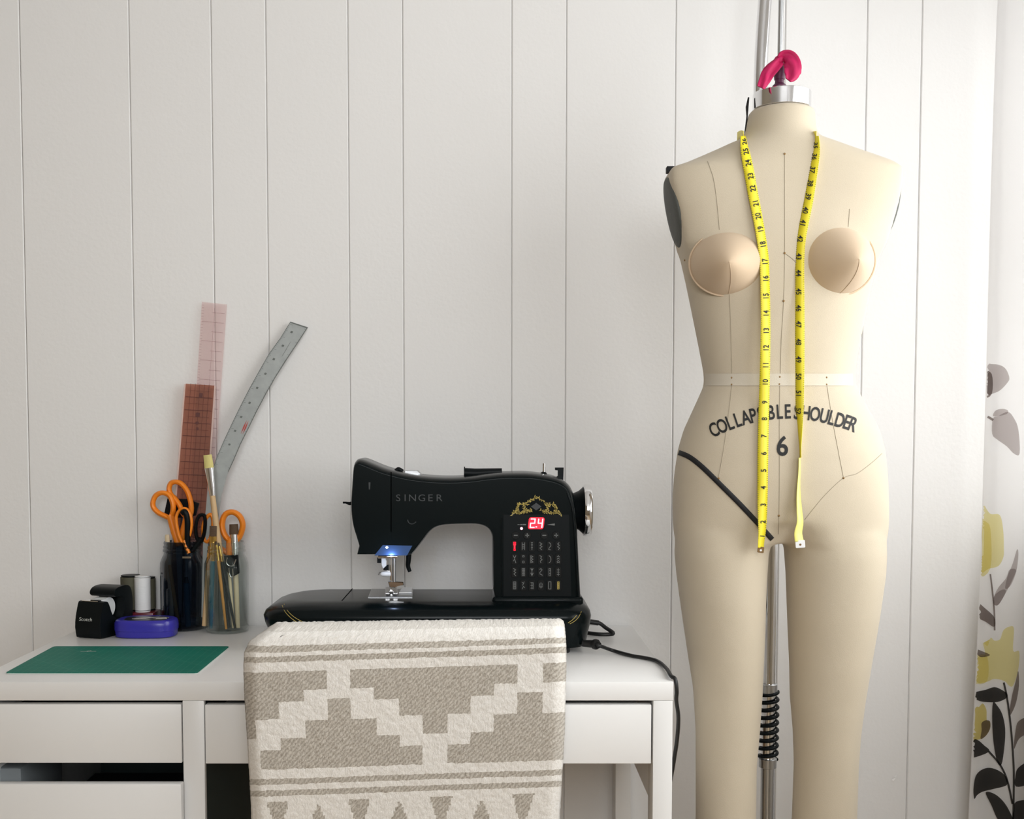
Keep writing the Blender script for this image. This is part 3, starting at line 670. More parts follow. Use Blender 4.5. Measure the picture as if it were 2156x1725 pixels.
# ------------------------------------------------------------------ cords
cordy = -.24
tube_pts = [UD(1232, 1356, .765), UD(1246, 1356, .766), UD(1262, 1360, .766), UD(1290, 1370, .7545), UD(1330, 1381, .7535), UD(1360, 1386, .7535), UD(1385, 1393, .7535), UD(1403, 1408, .754), UD(1413, 1424, .7545)]
e1 = UD(1413, 1424, .7545)
edge = Vector((DX1+.004, e1.y-.012, .752))
hang = [Vector((DX1+.006, edge.y-.002, .735))] + [U(x, y, yy) for x, y, yy in [(1424, 1475, -.490), (1428, 1505, -.485), (1427.5, 1535, -.478), (1424, 1570, -.468), (1418.5, 1605, -.455)]]
for h_ in hang[1:]: h_.x = max(h_.x, DX1+.004)
hang += [Vector((DX1+.004, -.42, .52)), Vector((DX1+.005, -.36, .30)), Vector((DX1+.006, -.30, .06)), Vector((DX1+.008, -.22, .006)), Vector((DX1+.01, -.10, .006))]
pc = thing('power_cord', 'black power cord running from the sewing machine over the desk edge', 'cord', UD(1300, 1372, DZ))
tube('cable', tube_pts + [edge] + hang, .0031, M['cord'], pc, 10, sm=5)
tube('plug', [UD(1226, 1355, .766), UD(1246, 1356, .766), UD(1262, 1359, .766)], [.0055, .0066, .0052], M['cord'], pc, 12)
lathe('plug_collar', [(.0085, -.003), (.009, 0), (.0085, .003)], UD(1254, 1357, .767), (UD(1262, 1359, .766)-UD(1246, 1356, .766)), M['cord'], pc, 16)
fc = thing('pedal_cord', 'thick black cord loop sticking out behind the sewing machine', 'cord', UD(1260, 1330, DZ))
tube('cable', [U(1232, 1309, -.115), U(1250, 1310, -.115), U(1263, 1313, -.115), U(1275, 1322, -.12), U(1291, 1333, -.13), UD(1284, 1336, .755), UD(1262, 1336, .7545), UD(1236, 1333, .7545)], .0036, M['cord'], fc, 10, sm=5)
tube('strain_relief', [U(1230, 1308, -.115), U(1260, 1312, -.115)], .0048, M['cord'], fc, 12)

# ================================================================== DESK-TOP SMALL THINGS
# jars
def jar(name, label, px, row, rad, hgt, m, cat='jar'):
    c = UD(px, row, DZ); c.y += rad*1.0
    t = thing(name, label, cat, (c.x, c.y, DZ), 'glass jars on the desk')
    z0 = DZ+.0003; h = hgt; r = rad
    outer = [(r*.90, 0), (r*.985, .004), (r, .012), (r, h*.70), (r*.985, h*.76), (r*.90, h*.82), (r*.83, h*.85), (r*.82, h*.875), (r*.86, h*.885), (r*.86, h*.905), (r*.82, h*.915), (r*.845, h*.93), (r*.845, h*.945), (r*.81, h*.955), (r*.825, h*.985), (r*.80, h)]
    inner = [(a-.0028, max(b, .005)) for a, b in outer[::-1]]
    inner[0] = (outer[-1][0]-.0028, h)
    lathe('glass', outer+inner, (c.x, c.y, z0), (0, 0, 1), m, t, 40, caps=True, auto=60)
    return t, c
jd, jdc = jar('mason_jar', 'smoky dark glass jar crammed with scissors and tools', 374, 1331.5, .0415, .166, M['glass_dark'])
jc, jcc = jar('mason_jar', 'clear glass jar holding paintbrushes beside the dark jar', 468, 1337, .0405, .168, M['glass'])
prism('embossed_plate', [U(x, y, jdc.y-.0445) for x, y in [(384, 1172), (402, 1172), (402, 1176), (384, 1176)]], (0, .001, 0), M['chrome'], jd)
# rulers
YR = -.030
def strip_prism(name, left, right, y0, y1, th, m, parent, mark=None):
    """left/right pixel polylines; leaning plane between y0 (bottom) and y1 (top)"""
    n = len(left); V = []; F = []
    for i, (a, b) in enumerate(zip(left, right)):
        t = i/(n-1); y = y1+(y0-y1)*t
        A = U(a[0], a[1], y); B = U(b[0], b[1], y)
        V += [A, B, B+Vector((0, th, 0)), A+Vector((0, th, 0))]
    for i in range(n-1):
        for k in range(4): F.append((4*i+k, 4*i+(k+1) % 4, 4*i+4+(k+1) % 4, 4*i+4+k))
    F += [(3, 2, 1, 0), tuple(4*(n-1)+k for k in range(4))]
    return mk(name, V, F, m, parent)
def lerp2(a, b, t): return (a[0]+(b[0]-a[0])*t, a[1]+(b[1]-a[1])*t)
pr = thing('clear_ruler', 'tall pale pink see-through ruler leaning against the wall', 'ruler', (jdc.x, jdc.y, DZ+.006), 'rulers in the jars')
L0, L1, R0, R1 = (425, 635.5), (384, 1290), (477.5, 641), (431, 1290)
yb_, yt_ = jdc.y+.005, -.010
strip_prism('blade', [lerp2(L0, L1, k/6) for k in range(7)], [lerp2(R0, R1, k/6) for k in range(7)], yb_, yt_, .0018, M['ruler_pink'], pr)
def rp(u_, v_, off=.0004):
    a = lerp2(L0, L1, v_); b = lerp2(R0, R1, v_); q_ = lerp2(a, b, u_); return U(q_[0], q_[1], yt_+(yb_-yt_)*v_-off)
Q = []
for k in range(1, 17): Q += stroke([(.46 if k % 2 else .06, .031*k), (.94, .031*k)], .0016)
Q += stroke([(.52, .02), (.52, .55)], .012)
for k in range(60): Q += stroke([(.02, .009*k+.01), (.10, .009*k+.01)], .0011)
quads('rule_lines', Q, rp, M['ruler_ink_soft'], pr)
rr = thing('clear_ruler', 'short red-tinted see-through grid ruler standing in the dark jar', 'ruler', (jdc.x, jdc.y, DZ+.006), 'rulers in the jars')
L0b, L1b, R0b, R1b = (391, 808), (352, 1300), (451, 812), (418, 1300)
yb2, yt2 = jdc.y+.008, -.022
strip_prism('blade', [lerp2(L0b, L1b, k/6) for k in range(7)], [lerp2(R0b, R1b, k/6) for k in range(7)], yb2, yt2, .0022, M['ruler_red'], rr)
def rp2(u_, v_, off=.0004):
    a = lerp2(L0b, L1b, v_); b = lerp2(R0b, R1b, v_); q_ = lerp2(a, b, u_); return U(q_[0], q_[1], yt2+(yb2-yt2)*v_-off)
Q = []
for k in range(1, 13): Q += stroke([(.03, .0555*k), (.97, .0555*k)], .0026)
for k in range(1, 26): Q += stroke([(.10, .0278*k), (.90, .0278*k)], .0010)
for u_ in (.18, .34, .5, .66, .82): Q += stroke([(u_, .0), (u_, .7)], .010)
quads('rule_lines', Q, rp2, M['ruler_ink'], rr)
for dg, v_ in (('8', .045), ('K', .09), ('M', .14), ('A', .185)):
    pass
for (a, b) in ((L0b, L1b), (R0b, R1b)):
    s_ = 3.2 if a is L0b else -3.2
    strip_prism('bevelled_edge', [(a[0]-max(s_, 0), a[1]+1)]+[lerp2((a[0]-max(s_, 0), a[1]), (b[0]-max(s_, 0), b[1]), k/3) for k in (1, 2, 3)], [(a[0]-min(s_, 0), a[1]+1)]+[lerp2((a[0]-min(s_, 0), a[1]), (b[0]-min(s_, 0), b[1]), k/3) for k in (1, 2, 3)], yb2, yt2, .002, M['ruler_edge'], rr)
Q = [key_outline(.56, .045, .12, .018, .005), key_outline(.5, .13, .14, .018, .005), key_outline(.5, .165, .1, .012, .004), key_outline(.52, .19, .08, .012, .004)]
quads('printed_figures', Q, lambda x, y: rp2(x, y, .0006), M['ruler_ink'], rr)
hr = thing('curved_ruler', 'worn metal hip-curve ruler fanning out to the right of the jars', 'ruler', (jcc.x-.03, jcc.y, DZ+.006), 'rulers in the jars')
lefts = [(611, 678), (590, 712), (566, 745), (545, 782), (525, 818), (505, 857), (488, 892), (472, 926), (458, 958), (447, 990), (437, 1040), (428, 1120), (424, 1300)]
rights = [(648, 690), (624, 727), (602, 760), (580, 795), (560, 830), (541, 866), (524, 901), (507, 935), (493, 968), (478, 1000), (466, 1045), (456, 1120), (450, 1300)]
yb3, yt3 = jcc.y+.010, -.012
strip_prism('blade', lefts, rights, yb3, yt3, .0012, M['alu'], hr)
def rp3(u_, v_, off=.0005):
    f_ = v_*(len(lefts)-1); i = min(int(f_), len(lefts)-2); t = f_-i
    a = lerp2(lefts[i], lefts[i+1], t); b = lerp2(rights[i], rights[i+1], t); q_ = lerp2(a, b, u_); return U(q_[0], q_[1], yt3+(yb3-yt3)*v_-off)
Q = []
for k in range(90):
    L = .2 if k % 8 == 0 else (.12 if k % 4 == 0 else .07)
    Q += stroke([(.02, .008*k+.01), (.02+L, .008*k+.01)], .0011)
    if k % 2 == 0: Q += stroke([(.98-L*.6, .008*k+.01), (.98, .008*k+.01)], .0011)
rg2 = random.Random(5)
for k in range(9): Q.append(key_outline(.36+rg2.uniform(-.04, .04), .07*k+.04, .12, .009, .003))
Q += stroke([(.62, .085), (.68, .15)], .014)
Q += stroke([(0, .001), (1, .001)], .005) + [[(.955, k/60), (.998, k/60), (.998, (k+1)/60), (.955, (k+1)/60)] for k in range(44)] + [[(.002, k/60), (.030, k/60), (.030, (k+1)/60), (.002, (k+1)/60)] for k in range(44)]
quads('rule_marks', Q, rp3, M['alu_edge'], hr)
quads('red_mark', stroke([(.70, .49), (.74, .515)], .04)+stroke([(.80, .49), (.84, .515)], .04), rp3, M['red_ink'], hr)

# brushes in the clear jar
jz = DZ+.008
def brush(name, label, top, bot, w_top, parts, y_top, y_bot, group=None):
    """parts: list of (t0,t1,r0,r1,material,partname,flatten)"""
    A = U(top[0], top[1], y_top); B = U(bot[0], bot[1], y_bot); 
    if B.z < jz: B = A + (B-A)*((A.z-jz)/(A.z-B.z))
    t = thing(name, label, 'paintbrush' if 'brush' in name else name.replace('_', ' '), B, 'paintbrushes in the clear jar' if 'brush' in name else group)
    for t0, t1, r0, r1, m, pn, fl in parts:
        p0 = A.lerp(B, t0); p1 = A.lerp(B, t1)
        tube(pn, [p0, p0.lerp(p1, .33), p0.lerp(p1, .66), p1], [r0, r0+(r1-r0)*.33, r0+(r1-r0)*.66, r1], m, t, 12, flat=((0, 1, 0), fl) if fl != 1 else None)
    return t
yj = jcc.y
brush('paintbrush', 'large paintbrush with straw bristles, silver ferrule and wooden handle', (437, 958), (482, 1325), 0, [(0, .075, .0078, .0086, M['bristle'], 'bristles', .45), (.075, .235, .0088, .0052, M['ferrule'], 'ferrule', .6), (.235, .62, .0050, .0066, M['wood'], 'handle', 1), (.62, 1, .0066, .004, M['dk_handle'], 'handle_end', 1)], yj-.012, yj-.010)
brush('paintbrush', 'flat dark-bristled paintbrush with gold ferrule and teal handle', (449, 1108), (444, 1325), 0, [(0, .10, .0068, .0066, M['bristle_dark'], 'bristles', .4), (.10, .34, .0068, .0052, M['ferrule_gold'], 'ferrule', .55), (.34, 1, .0052, .003, M['teal'], 'handle', 1)], yj-.022, yj-.018)
brush('paintbrush', 'slim paintbrush with gold ferrule and orange wooden handle', (455, 1140), (477, 1332), 0, [(0, .04, .0012, .002, M['bristle_dark'], 'bristles', 1), (.04, .22, .0024, .003, M['ferrule_gold'], 'ferrule', 1), (.22, 1, .0032, .0022, M['wood_or'], 'handle', 1)], yj-.026, yj-.026)
brush('paintbrush', 'thin paintbrush with gold ferrule and dark handle', (460, 1143), (496, 1328), 0, [(0, .04, .0012, .002, M['bristle_dark'], 'bristles', 1), (.04, .22, .0022, .003, M['ferrule_gold'], 'ferrule', 1), (.22, 1, .0030, .0022, M['dk_handle'], 'handle', 1)], yj-.022, yj-.018)
brush('paintbrush', 'round brown-tipped brush poking up through the orange handle loop', (492, 1104), (501, 1325), 0, [(0, .10, .008, .0088, M['bristle_dark'], 'bristles', 1), (.10, .3, .0075, .0055, M['ferrule'], 'ferrule', 1), (.3, 1, .0054, .004, M['wood_pale'], 'handle', 1)], yj+.004, yj-.012)
brush('paintbrush', 'pale wooden brush handle end standing in the clear jar', (482, 1200), (492, 1325), 0, [(0, 1, .0030, .0030, M['wood_pale'], 'handle', 1)], yj-.016, yj-.012)
brush('paintbrush', 'brown wooden brush handle along the left side of the clear jar', (441, 1150), (430, 1318), 0, [(0, .3, .0026, .0040, M['wood_or'], 'handle_tip', 1), (.3, 1, .0040, .0044, M['wood'], 'handle', 1)], yj-.012, yj-.012)
brush('pencil', 'brown pencil slanting inside the dark jar', (357, 1190), (376, 1318), 0, [(0, 1, .0034, .0034, M['wood_or'], 'shaft', 1)], jdc.y-.030, jdc.y-.028)
brush('pen', 'dark blue pen standing inside the dark jar', (392, 1215), (396, 1320), 0, [(0, .12, .003, .0052, M['dk_handle'], 'tip', 1), (.12, 1, .0056, .0056, M['teal'], 'barrel', 1)], jdc.y-.026, jdc.y-.026)
brush('craft_stick', 'pale wooden stick leaning at the rim of the dark jar', (352, 1126), (362, 1310), 0, [(0, .03, .0036, .0045, M['wood_pale'], 'tip', .5), (.03, 1, .0045, .0045, M['wood_pale'], 'stick', .5)], jdc.y-.012, jdc.y-.012)
# binder clip
bc = thing('binder_clip', 'small black binder clip with silver arms inside the clear jar', 'clip', U(488, 1200, yj-.020))
prism('clip_body', [U(x, y, yj-.030) for x, y in [(471, 1171), (500, 1169), (503, 1208), (488, 1216), (474, 1200)]], (0, .010, 0), M['black_satin'], bc, .001, 1)
tube('clip_arm', [U(x, y, yj-.0315) for x, y in [(479, 1174), (477, 1186), (484, 1192), (492, 1190), (497, 1178)]], .0011, M['chrome'], bc, 8, sm=4)
tube('clip_arm', [U(x, y, yj-.0315) for x, y in [(482, 1196), (484, 1212), (490, 1214), (490, 1198)]], .0011, M['chrome'], bc, 8, sm=4)

# scissors
def loopz(pts, y, dy=0.0): return [U(a, b, y+dy*(i/len(pts))) for i, (a, b) in enumerate(pts)]
def scissors(label, loops, pivot, tip, y, m2=None):
    t = thing('scissors', label, 'scissors', U(tip[0], tip[1], y), 'scissors in the jars')
    for k, (pts, r, mm) in enumerate(loops):
        yy = y-.004+.008*k
        hb = tube('handle_loop', [U(a, b, yy) for a, b in pts], r, mm, t, 10, closed=True, sm=6, flat=((0, 1, 0), 1.5))
        low = max(pts, key=lambda p_: p_[1])
        tube('shank', [U(low[0], low[1]-6, yy), U((low[0]+pivot[0])/2, (low[1]+pivot[1])/2, yy), U(pivot[0], pivot[1], yy)], [r*1.5, r*1.5, r*1.3], mm, t, 10, flat=((0, 1, 0), 1.2))
    Pv = U(pivot[0], pivot[1], y); T = U(tip[0], tip[1], y)
    if T.z < DZ+.009: T = Pv + (T-Pv)*((Pv.z-DZ-.009)/(Pv.z-T.z))
    for s in (-1, 1):
        dx = Vector((.006, 0, 0)); o_ = Vector((0, .0015*s, 0))
        prism('blade', [Pv-dx+o_, Pv+dx+o_, T+Vector((.001*s, 0, 0))+o_], (0, .0014, 0), M['steel'], t)
    lathe('pivot_screw', [(.0035, 0), (.0035, .008)], Pv-Vector((0, .004, 0)), (0, 1, 0), M['chrome'], t, 14)
    return t
O = M['orange']
scissors('orange-handled scissors with the two tallest loops, in the dark jar', [
    ([(322, 1058), (328, 1044), (341, 1038), (356, 1043), (364, 1060), (364, 1078), (358, 1090), (346, 1086), (334, 1080), (324, 1070)], .0048, O),
    ([(356, 1030), (360, 1018), (371, 1015), (383, 1020), (395, 1036), (402, 1060), (402, 1080), (396, 1090), (386, 1082), (378, 1064), (368, 1050), (360, 1042)], .0048, O)], (377, 1150), (380, 1310), jdc.y-.006)
scissors('orange scissors with soft black inner grips, low in the dark jar', [
    ([(371, 1090), (379, 1074), (392, 1072), (401, 1086), (403, 1106), (398, 1130), (388, 1144), (380, 1136), (374, 1116)], .0030, O),
    ([(414, 1098), (420, 1086), (430, 1086), (432, 1100), (430, 1122), (424, 1140), (416, 1136), (412, 1118)], .0034, M['black_satin'])], (398, 1165), (400, 1315), jdc.y-.022)
for px in (387,):
    pass
scissors('orange-handled scissors with a wide round loop, in the clear jar', [
    ([(470, 1092), (478, 1081), (492, 1079), (505, 1088), (511, 1104), (508, 1122), (500, 1136), (486, 1139), (474, 1128), (468, 1110)], .0054, O),
    ([(428, 1110), (434, 1092), (444, 1084), (449, 1098), (446, 1122), (440, 1140), (431, 1136)], .0038, O)], (484, 1168), (470, 1318), yj+.012)
gl = thing('scissors', 'black-handled snips standing in the dark jar', 'scissors', U(388, 1300, jdc.y-.02), 'scissors in the jars')
tube('handle', [U(382, 1082, jdc.y-.03), U(389, 1078, jdc.y-.03), U(394, 1092, jdc.y-.03), U(395, 1120, jdc.y-.028), U(394, 1160, jdc.y-.024)], [.004, .0058, .0052, .0056, .005], M['black_satin'], gl, 12, sm=4)
tube('blade', [U(394, 1160, jdc.y-.024), U(388, 1300, jdc.y-.02)], [.004, .0015], M['steel'], gl, 8)
hm = thing('craft_tool', 'black rectangular tool head behind the tall orange loops', 'tool', U(380, 1300, jdc.y+.012))
prism('tool_head', [U(x, y, jdc.y+.010) for x, y in [(352, 1050), (395, 1051), (420, 1060), (413, 1086), (388, 1092), (344, 1088)]], (0, .009, 0), M['black_satin'], hm, .0015, 2)
tube('tool_shaft', [U(384, 1088, jdc.y+.014), U(380, 1300, jdc.y+.006)], .004, M['dk_handle'], hm, 10)

# maroon box + spools
mb = UD(284, 1327, DZ)
mx = thing('sewing_case', 'flat maroon plastic case under the thread spools', 'case', (mb.x, mb.y, DZ))
zb1 = U(284, 1291, mb.y).z
x0_, x1_ = U(244, 1300, mb.y).x, U(322, 1300, mb.y).x
box('case_body', x0_, x1_, mb.y, -.006, DZ+.0003, zb1-.010, M['maroon'], mx, .003)
box('case_lid', x0_-.001, x1_+.001, mb.y-.001, -.005, zb1-.010, zb1, M['maroon'], mx, .002)
box('case_latch', x0_+.03, x0_+.042, mb.y-.003, mb.y, zb1-.016, zb1-.006, M['maroon'], mx, .0005)
def spool(label, px, y, rad, h, m, cap):
    c = U(px, 1285, y); t = thing('thread_spool', label, 'spool', (c.x, y, zb1), 'spools on the maroon case')
    lathe('core', [(rad*.95, 0), (rad*.95, .002), (rad*.5, .002), (rad*.5, h-.002), (rad*.95, h-.002), (rad*.95, h), (rad*.2, h)], (c.x, y, zb1+.0002), (0, 0, 1), cap, t, 28)
    lathe('thread', [(rad*.5, .002), (rad, .0035), (rad*1.0, h*.5), (rad, h-.0035), (rad*.5, h-.002)], (c.x, y, zb1+.0002), (0, 0, 1), m, t, 28, caps=False)
    return t
spool('white thread spool on the maroon case', 301, mb.y+.018, .0148, .068, M['thread_w'], M['white_plastic'])
spool('dark olive thread spool behind the white one', 276, -.026, .0185, .068, M['thread_o'], M['black_satin'])
spool('dark olive thread spool squeezed between the white spool and the jar', 316, -.020, .011, .064, M['thread_o'], M['black_satin'])
# violet case
vc = UD(308, 1346, DZ); 
pv = thing('pin_case', 'glossy violet octagonal pin case at the front of the cluster', 'pin case', (vc.x, vc.y+.03, DZ))
w_ = (U(372, 1325, vc.y+.03).x-U(243, 1325, vc.y+.03).x); cx_ = (U(372, 1325, vc.y+.03).x+U(243, 1325, vc.y+.03).x)/2; cy_ = vc.y+.034
def oct_ring(s, z):
    a, b, k = w_/2*s, .034*s, .022
    pts = []
    for k_ in range(48):
        th = 2*math.pi*k_/48; n_ = 3.2
        c_, s_ = math.cos(th), math.sin(th)
        pts.append((cx_+a*math.copysign(abs(c_)**(2/n_), c_), cy_+b*math.copysign(abs(s_)**(2/n_), s_), z))
    return pts
def stack(name, lev, m, parent):
    bm = bmesh.new(); R_ = [[bm.verts.new(p_) for p_ in oct_ring(s, z)] for s, z in lev]; n_ = 48
    for k_ in range(len(R_)-1):
        for i in range(n_): bm.faces.new((R_[k_][i], R_[k_][(i+1) % n_], R_[k_+1][(i+1) % n_], R_[k_+1][i]))
    bm.faces.new(R_[0][::-1]); bm.faces.new(R_[-1]); return from_bm(name, bm, m, parent, auto=40)
stack('case_tray', [(.90, DZ+.0003), (.955, DZ+.002), (.975, DZ+.010), (.985, DZ+.0125)], M['purple'], pv)
stack('case_lid', [(.995, DZ+.0128), (1.0, DZ+.020), (.99, DZ+.026), (.955, DZ+.0305), (.88, DZ+.0325), (.72, DZ+.0315)], M['purple'], pv)
stack('lid_window', [(.70, DZ+.0316), (.69, DZ+.0322)], M['dk_handle'], pv)
for k in range(9):
    a_ = rg2.uniform(-.5, .5); q0 = Vector((cx_+rg2.uniform(-.025, .025), cy_+rg2.uniform(-.012, .012), DZ+.0327)); q1 = q0+Vector((math.cos(a_)*.02, math.sin(a_)*.012, 0))
    tube('pin', [q0, q1], .0005, M['chrome'], pv, 5)
# tape dispenser
f0 = UD(190, 1344, DZ); f1 = UD(238, 1329, DZ)
ax = (f1-f0); ax.z = 0; ax.normalize(); ax = Vector((.30, .954, 0)).normalized(); sd = Vector((ax.y, -ax.x, 0))
td = thing('tape_dispenser', 'black desktop tape dispenser with looped rear handle', 'tape dispenser', (f0.x, f0.y, DZ))
hw = .0265
def tp(l, h, s): return Vector((f0.x, f0.y, DZ+.0005)) + ax*l + sd*s + Vector((0, 0, h))
prof = [(.004, 0), (-.004, .006), (-.007, .028), (.002, .060), (.006, .065), (.014, .065), (.020, .060), (.030, .038), (.042, .030), (.058, .030), (.066, .040), (.066, .062), (.060, .069), (.042, .070), (.036, .076), (.040, .083), (.052, .087), (.078, .087), (.088, .078), (.092, .055), (.090, .022), (.084, .004), (.078, 0)]
sp_ = [(v.x, v.y) for v in spline([(a, b, 0) for a, b in prof], 3, True)]
prism('dispenser_body', [tp(l, h, -hw) for l, h in sp_], sd*(2*hw), M['black_satin'], td, .003, 3)
prism('cutter_blade', [tp(.004, .0655, -hw*.75), tp(.004, .0665, -hw*.75), tp(.014, .0668, -hw*.75), tp(.014, .0655, -hw*.75)], sd*(hw*1.3), M['chrome'], td)
lathe('tape_roll', [(.008, -.012), (.019, -.012), (.019, .012), (.008, .012)], tp(.045, .049, -.004), sd, M['tape_roll'], td, 32, caps=True)
prism('tape_tongue', [tp(.014, .0668, -.016), tp(.030, .062, -.016), tp(.036, .064, -.016), tp(.034, .0655, -.016)], sd*.024, M['tape_roll'], td)
lo = tp(-.0065, .036, 0)
flat_text('brand_lettering', 'Scotch', lambda x, y: tp(-.0082+.0066*0, 0, 0)+sd*(x*.0072-.004)+Vector((0, 0, .0345+y*.0060)) - ax*(.0000) + ax*((.0345+y*.006-.028)*.28 if True else 0) - ax*.0003, M['paper'], td)

# ================================================================== CHAIR + THROW
ch = thing('chair', 'wooden chair hidden beneath the patterned throw', 'chair', (-.12, -.55, 0))
CW = M['chair']
YBL, YBR = -.645, -.575        # blanket front plane, left / right at the top
def yb(s, r):   # r: 0 top .. 1 bottom of frame
    return YBL+(YBR-YBL)*s + .05*r
LE = [(-60, 590), (-27, 581), (-14, 562), (0, 541), (10, 529), (30, 519.5), (60, 518), (120, 520), (200, 525), (300, 531), (450, 537.5), (1333, 545)]
RE = [(-40, 1183), (0, 1186), (12, 1187), (30, 1187.5), (60, 1187.5), (120, 1186), (200, 1184), (300, 1178), (450, 1170), (1333, 1150)]
def interp(T, x):
    if x <= T[0][0]: return T[0][1]
    for (a, b), (c_, d_) in zip(T[:-1], T[1:]):
        if x <= c_: return b+(d_-b)*(x-a)/(c_-a)
    return T[-1][1]
def weave(xz, r):
    """xz: across in throw units (0..2100), r: down rows (unit of the stripes)"""
    def band(a, b): return a <= r < b
    if band(92, 150): return 0.35
    if band(212, 250) or band(274, 318) or band(1045, 1086) or band(1120, 1153): return 1.0
    P_ = 1199.0
    if 367 <= r < 790:
        c_ = (xz-1237+P_/2) % P_ - P_/2; hw_ = 525 if r < 495 else 377 if r < 560 else 227 if r < 675 else 77
        if abs(c_) < hw_: return 1.0
    if 558 <= r < 988:
        c_ = (xz-640+P_/2) % P_ - P_/2; hw_ = 75 if r < 680 else 223 if r < 798 else 375 if r < 869 else 520
        if abs(c_) < hw_: return 1.0
    Q_ = 532.0
    if 1190 <= r < 1410:
        c_ = (xz-220+Q_/2) % Q_ - Q_/2
        if abs(c_) < 66*(1410-r)/220+6: return 1.0
    if 1212 <= r < 1390 and xz < 1960:
        c_ = (xz-482+Q_/2) % Q_ - Q_/2
        if abs(c_) < 80*(r-1205)/180: return 1.0
    rr_ = r-1460
    if 0 <= rr_ < 40 or 70 <= rr_ < 110: return 1.0
    return 0.0
NX, R0_, R1_, dR = 150, 0, 2000, 12
rows_ = [R0_+dR*i for i in range(int((R1_-R0_)/dR)+1)]
bm = bmesh.new(); uvl = bm.loops.layers.uv.new('UVMap'); wl = bm.loops.layers.float_color.new('weave')
grid = []; meta = []
rn = random.Random(11)
def front_pt(s, r):
    row = 1280 + r/2.994 + (0.5-s)*2*(4+6.5*min(1, max(0, (r-95)/160)))
    lp, rp_ = interp(LE, row-1345), interp(RE, row-1345)
    px = lp+(rp_-lp)*s
    # rounded sides: fabric wraps backwards near the edges
    e = min(s, 1-s); back = .018*max(0, 1-e/.035)**2
    wob = .0035*math.sin(s*9+r*.004)*min(1, r/600)
    return U(px, row, yb(s, (row-1345)/380)+back+wob)
TOPR, PEAK = 290, 96      # rows between these bend over the top of the chair back
rows_ = [r for r in rows_ if r >= PEAK]
for r in rows_:
    line = []
    for i in range(NX+1):
        s = i/NX
        p_ = front_pt(s, r)
        if r < TOPR:
            k = (TOPR-r)/(TOPR-PEAK)
            q_ = p_-CAM; p_ = CAM + q_*(1+.040*(1-math.sqrt(max(0, 1-k*k)))/q_.y)
        line.append(bm.verts.new(p_ + Vector((rn.uniform(-.0003, .0003), rn.uniform(-.0007, .0007), rn.uniform(-.0006, .0006)))))
    grid.append(line)
# back part of the throw hanging behind the backrest
bline = grid[0]
backs = []
for k in range(1, 14):
    line = []
    for i in range(NX+1):
        b0 = bline[i].co
        line.append(bm.verts.new(b0+Vector((-(i/NX-.5)*.006*k, .024*(1-math.exp(-k*.9)), -.004-.020*(k-1)-.004*k))))
    backs.append(line)
allg = backs[::-1]+grid
allr = [R0_-(k+1)*80 for k in range(13)][::-1]+rows_
for j in range(len(allg)-1):
    for i in range(NX):
        f = bm.faces.new((allg[j][i], allg[j][i+1], allg[j+1][i+1], allg[j+1][i])); f.smooth = True
        xz = 60+1990*(i+.5)/NX; wv_ = weave(xz, (allr[j]+allr[j+1])/2)
        for l, (jj, ii) in zip(f.loops, ((j, i), (j, i+1), (j+1, i+1), (j+1, i))):
            l[uvl].uv = (ii/NX*.43, allr[jj]*.000218); l[wl] = (wv_, wv_, wv_, 1)
me = bpy.data.meshes.new('throw_blanket'); bm.to_mesh(me); bm.free(); me.materials.append(M['blanket'])
bl = bpy.data.objects.new('throw_blanket', me); link(bl)
tag(bl, 'cream and taupe woven throw with stepped pattern draped over the chair back', 'blanket')
sol = bl.modifiers.new('thickness', 'SOLIDIFY'); sol.thickness = 0.004; sol.offset = -1
# chair under it
ct = front_pt(.5, PEAK)
cxl, cxr = front_pt(.06, 400).x, front_pt(.97, 400).x
A1 = Vector((cxl+.01, YBL+.035, .0)); B1 = Vector((cxr-.012, YBR+.03, .0))
ztop = ct.z+.010
dv = (B1-A1)
nrm = Vector((-dv.y, dv.x, 0)).normalized()
def cbox(name, u0, u1, d0, d1, z0, z1, lean=0.0, zz=None):
    """box in chair frame: u along the back, d depth towards the desk"""
    bm = bmesh.new(); vs = []
    e = dv.normalized(); L = dv.length
    for z in (z0, z1):
        for (u_, d_) in ((u0, d0), (u1, d0), (u1, d1), (u0, d1)):
            vs.append(bm.verts.new(A1+e*(u_*L)+nrm*(d_+lean*(ztop-z))+Vector((0, 0, z))))
    for f in ((3, 2, 1, 0), (4, 5, 6, 7), (0, 1, 5, 4), (1, 2, 6, 5), (2, 3, 7, 6), (3, 0, 4, 7)): bm.faces.new([vs[i] for i in f])
    bmesh.ops.bevel(bm, geom=bm.edges[:], offset=.004, segments=2, affect='EDGES')
    return from_bm(name, bm, CW, ch, auto=40)
cbox('backrest', 0.05, .98, .006, .024, ztop-.33, ztop-.030, .21)
cbox('seat', .0, 1.0, .075, .46, .43, .455)
for u_ in (.02, .92):
    cbox('leg', u_, u_+.07, .055, .085, 0, ztop-.30, .13 if False else 0)
    cbox('leg', u_, u_+.07, .41, .44, 0, .43)

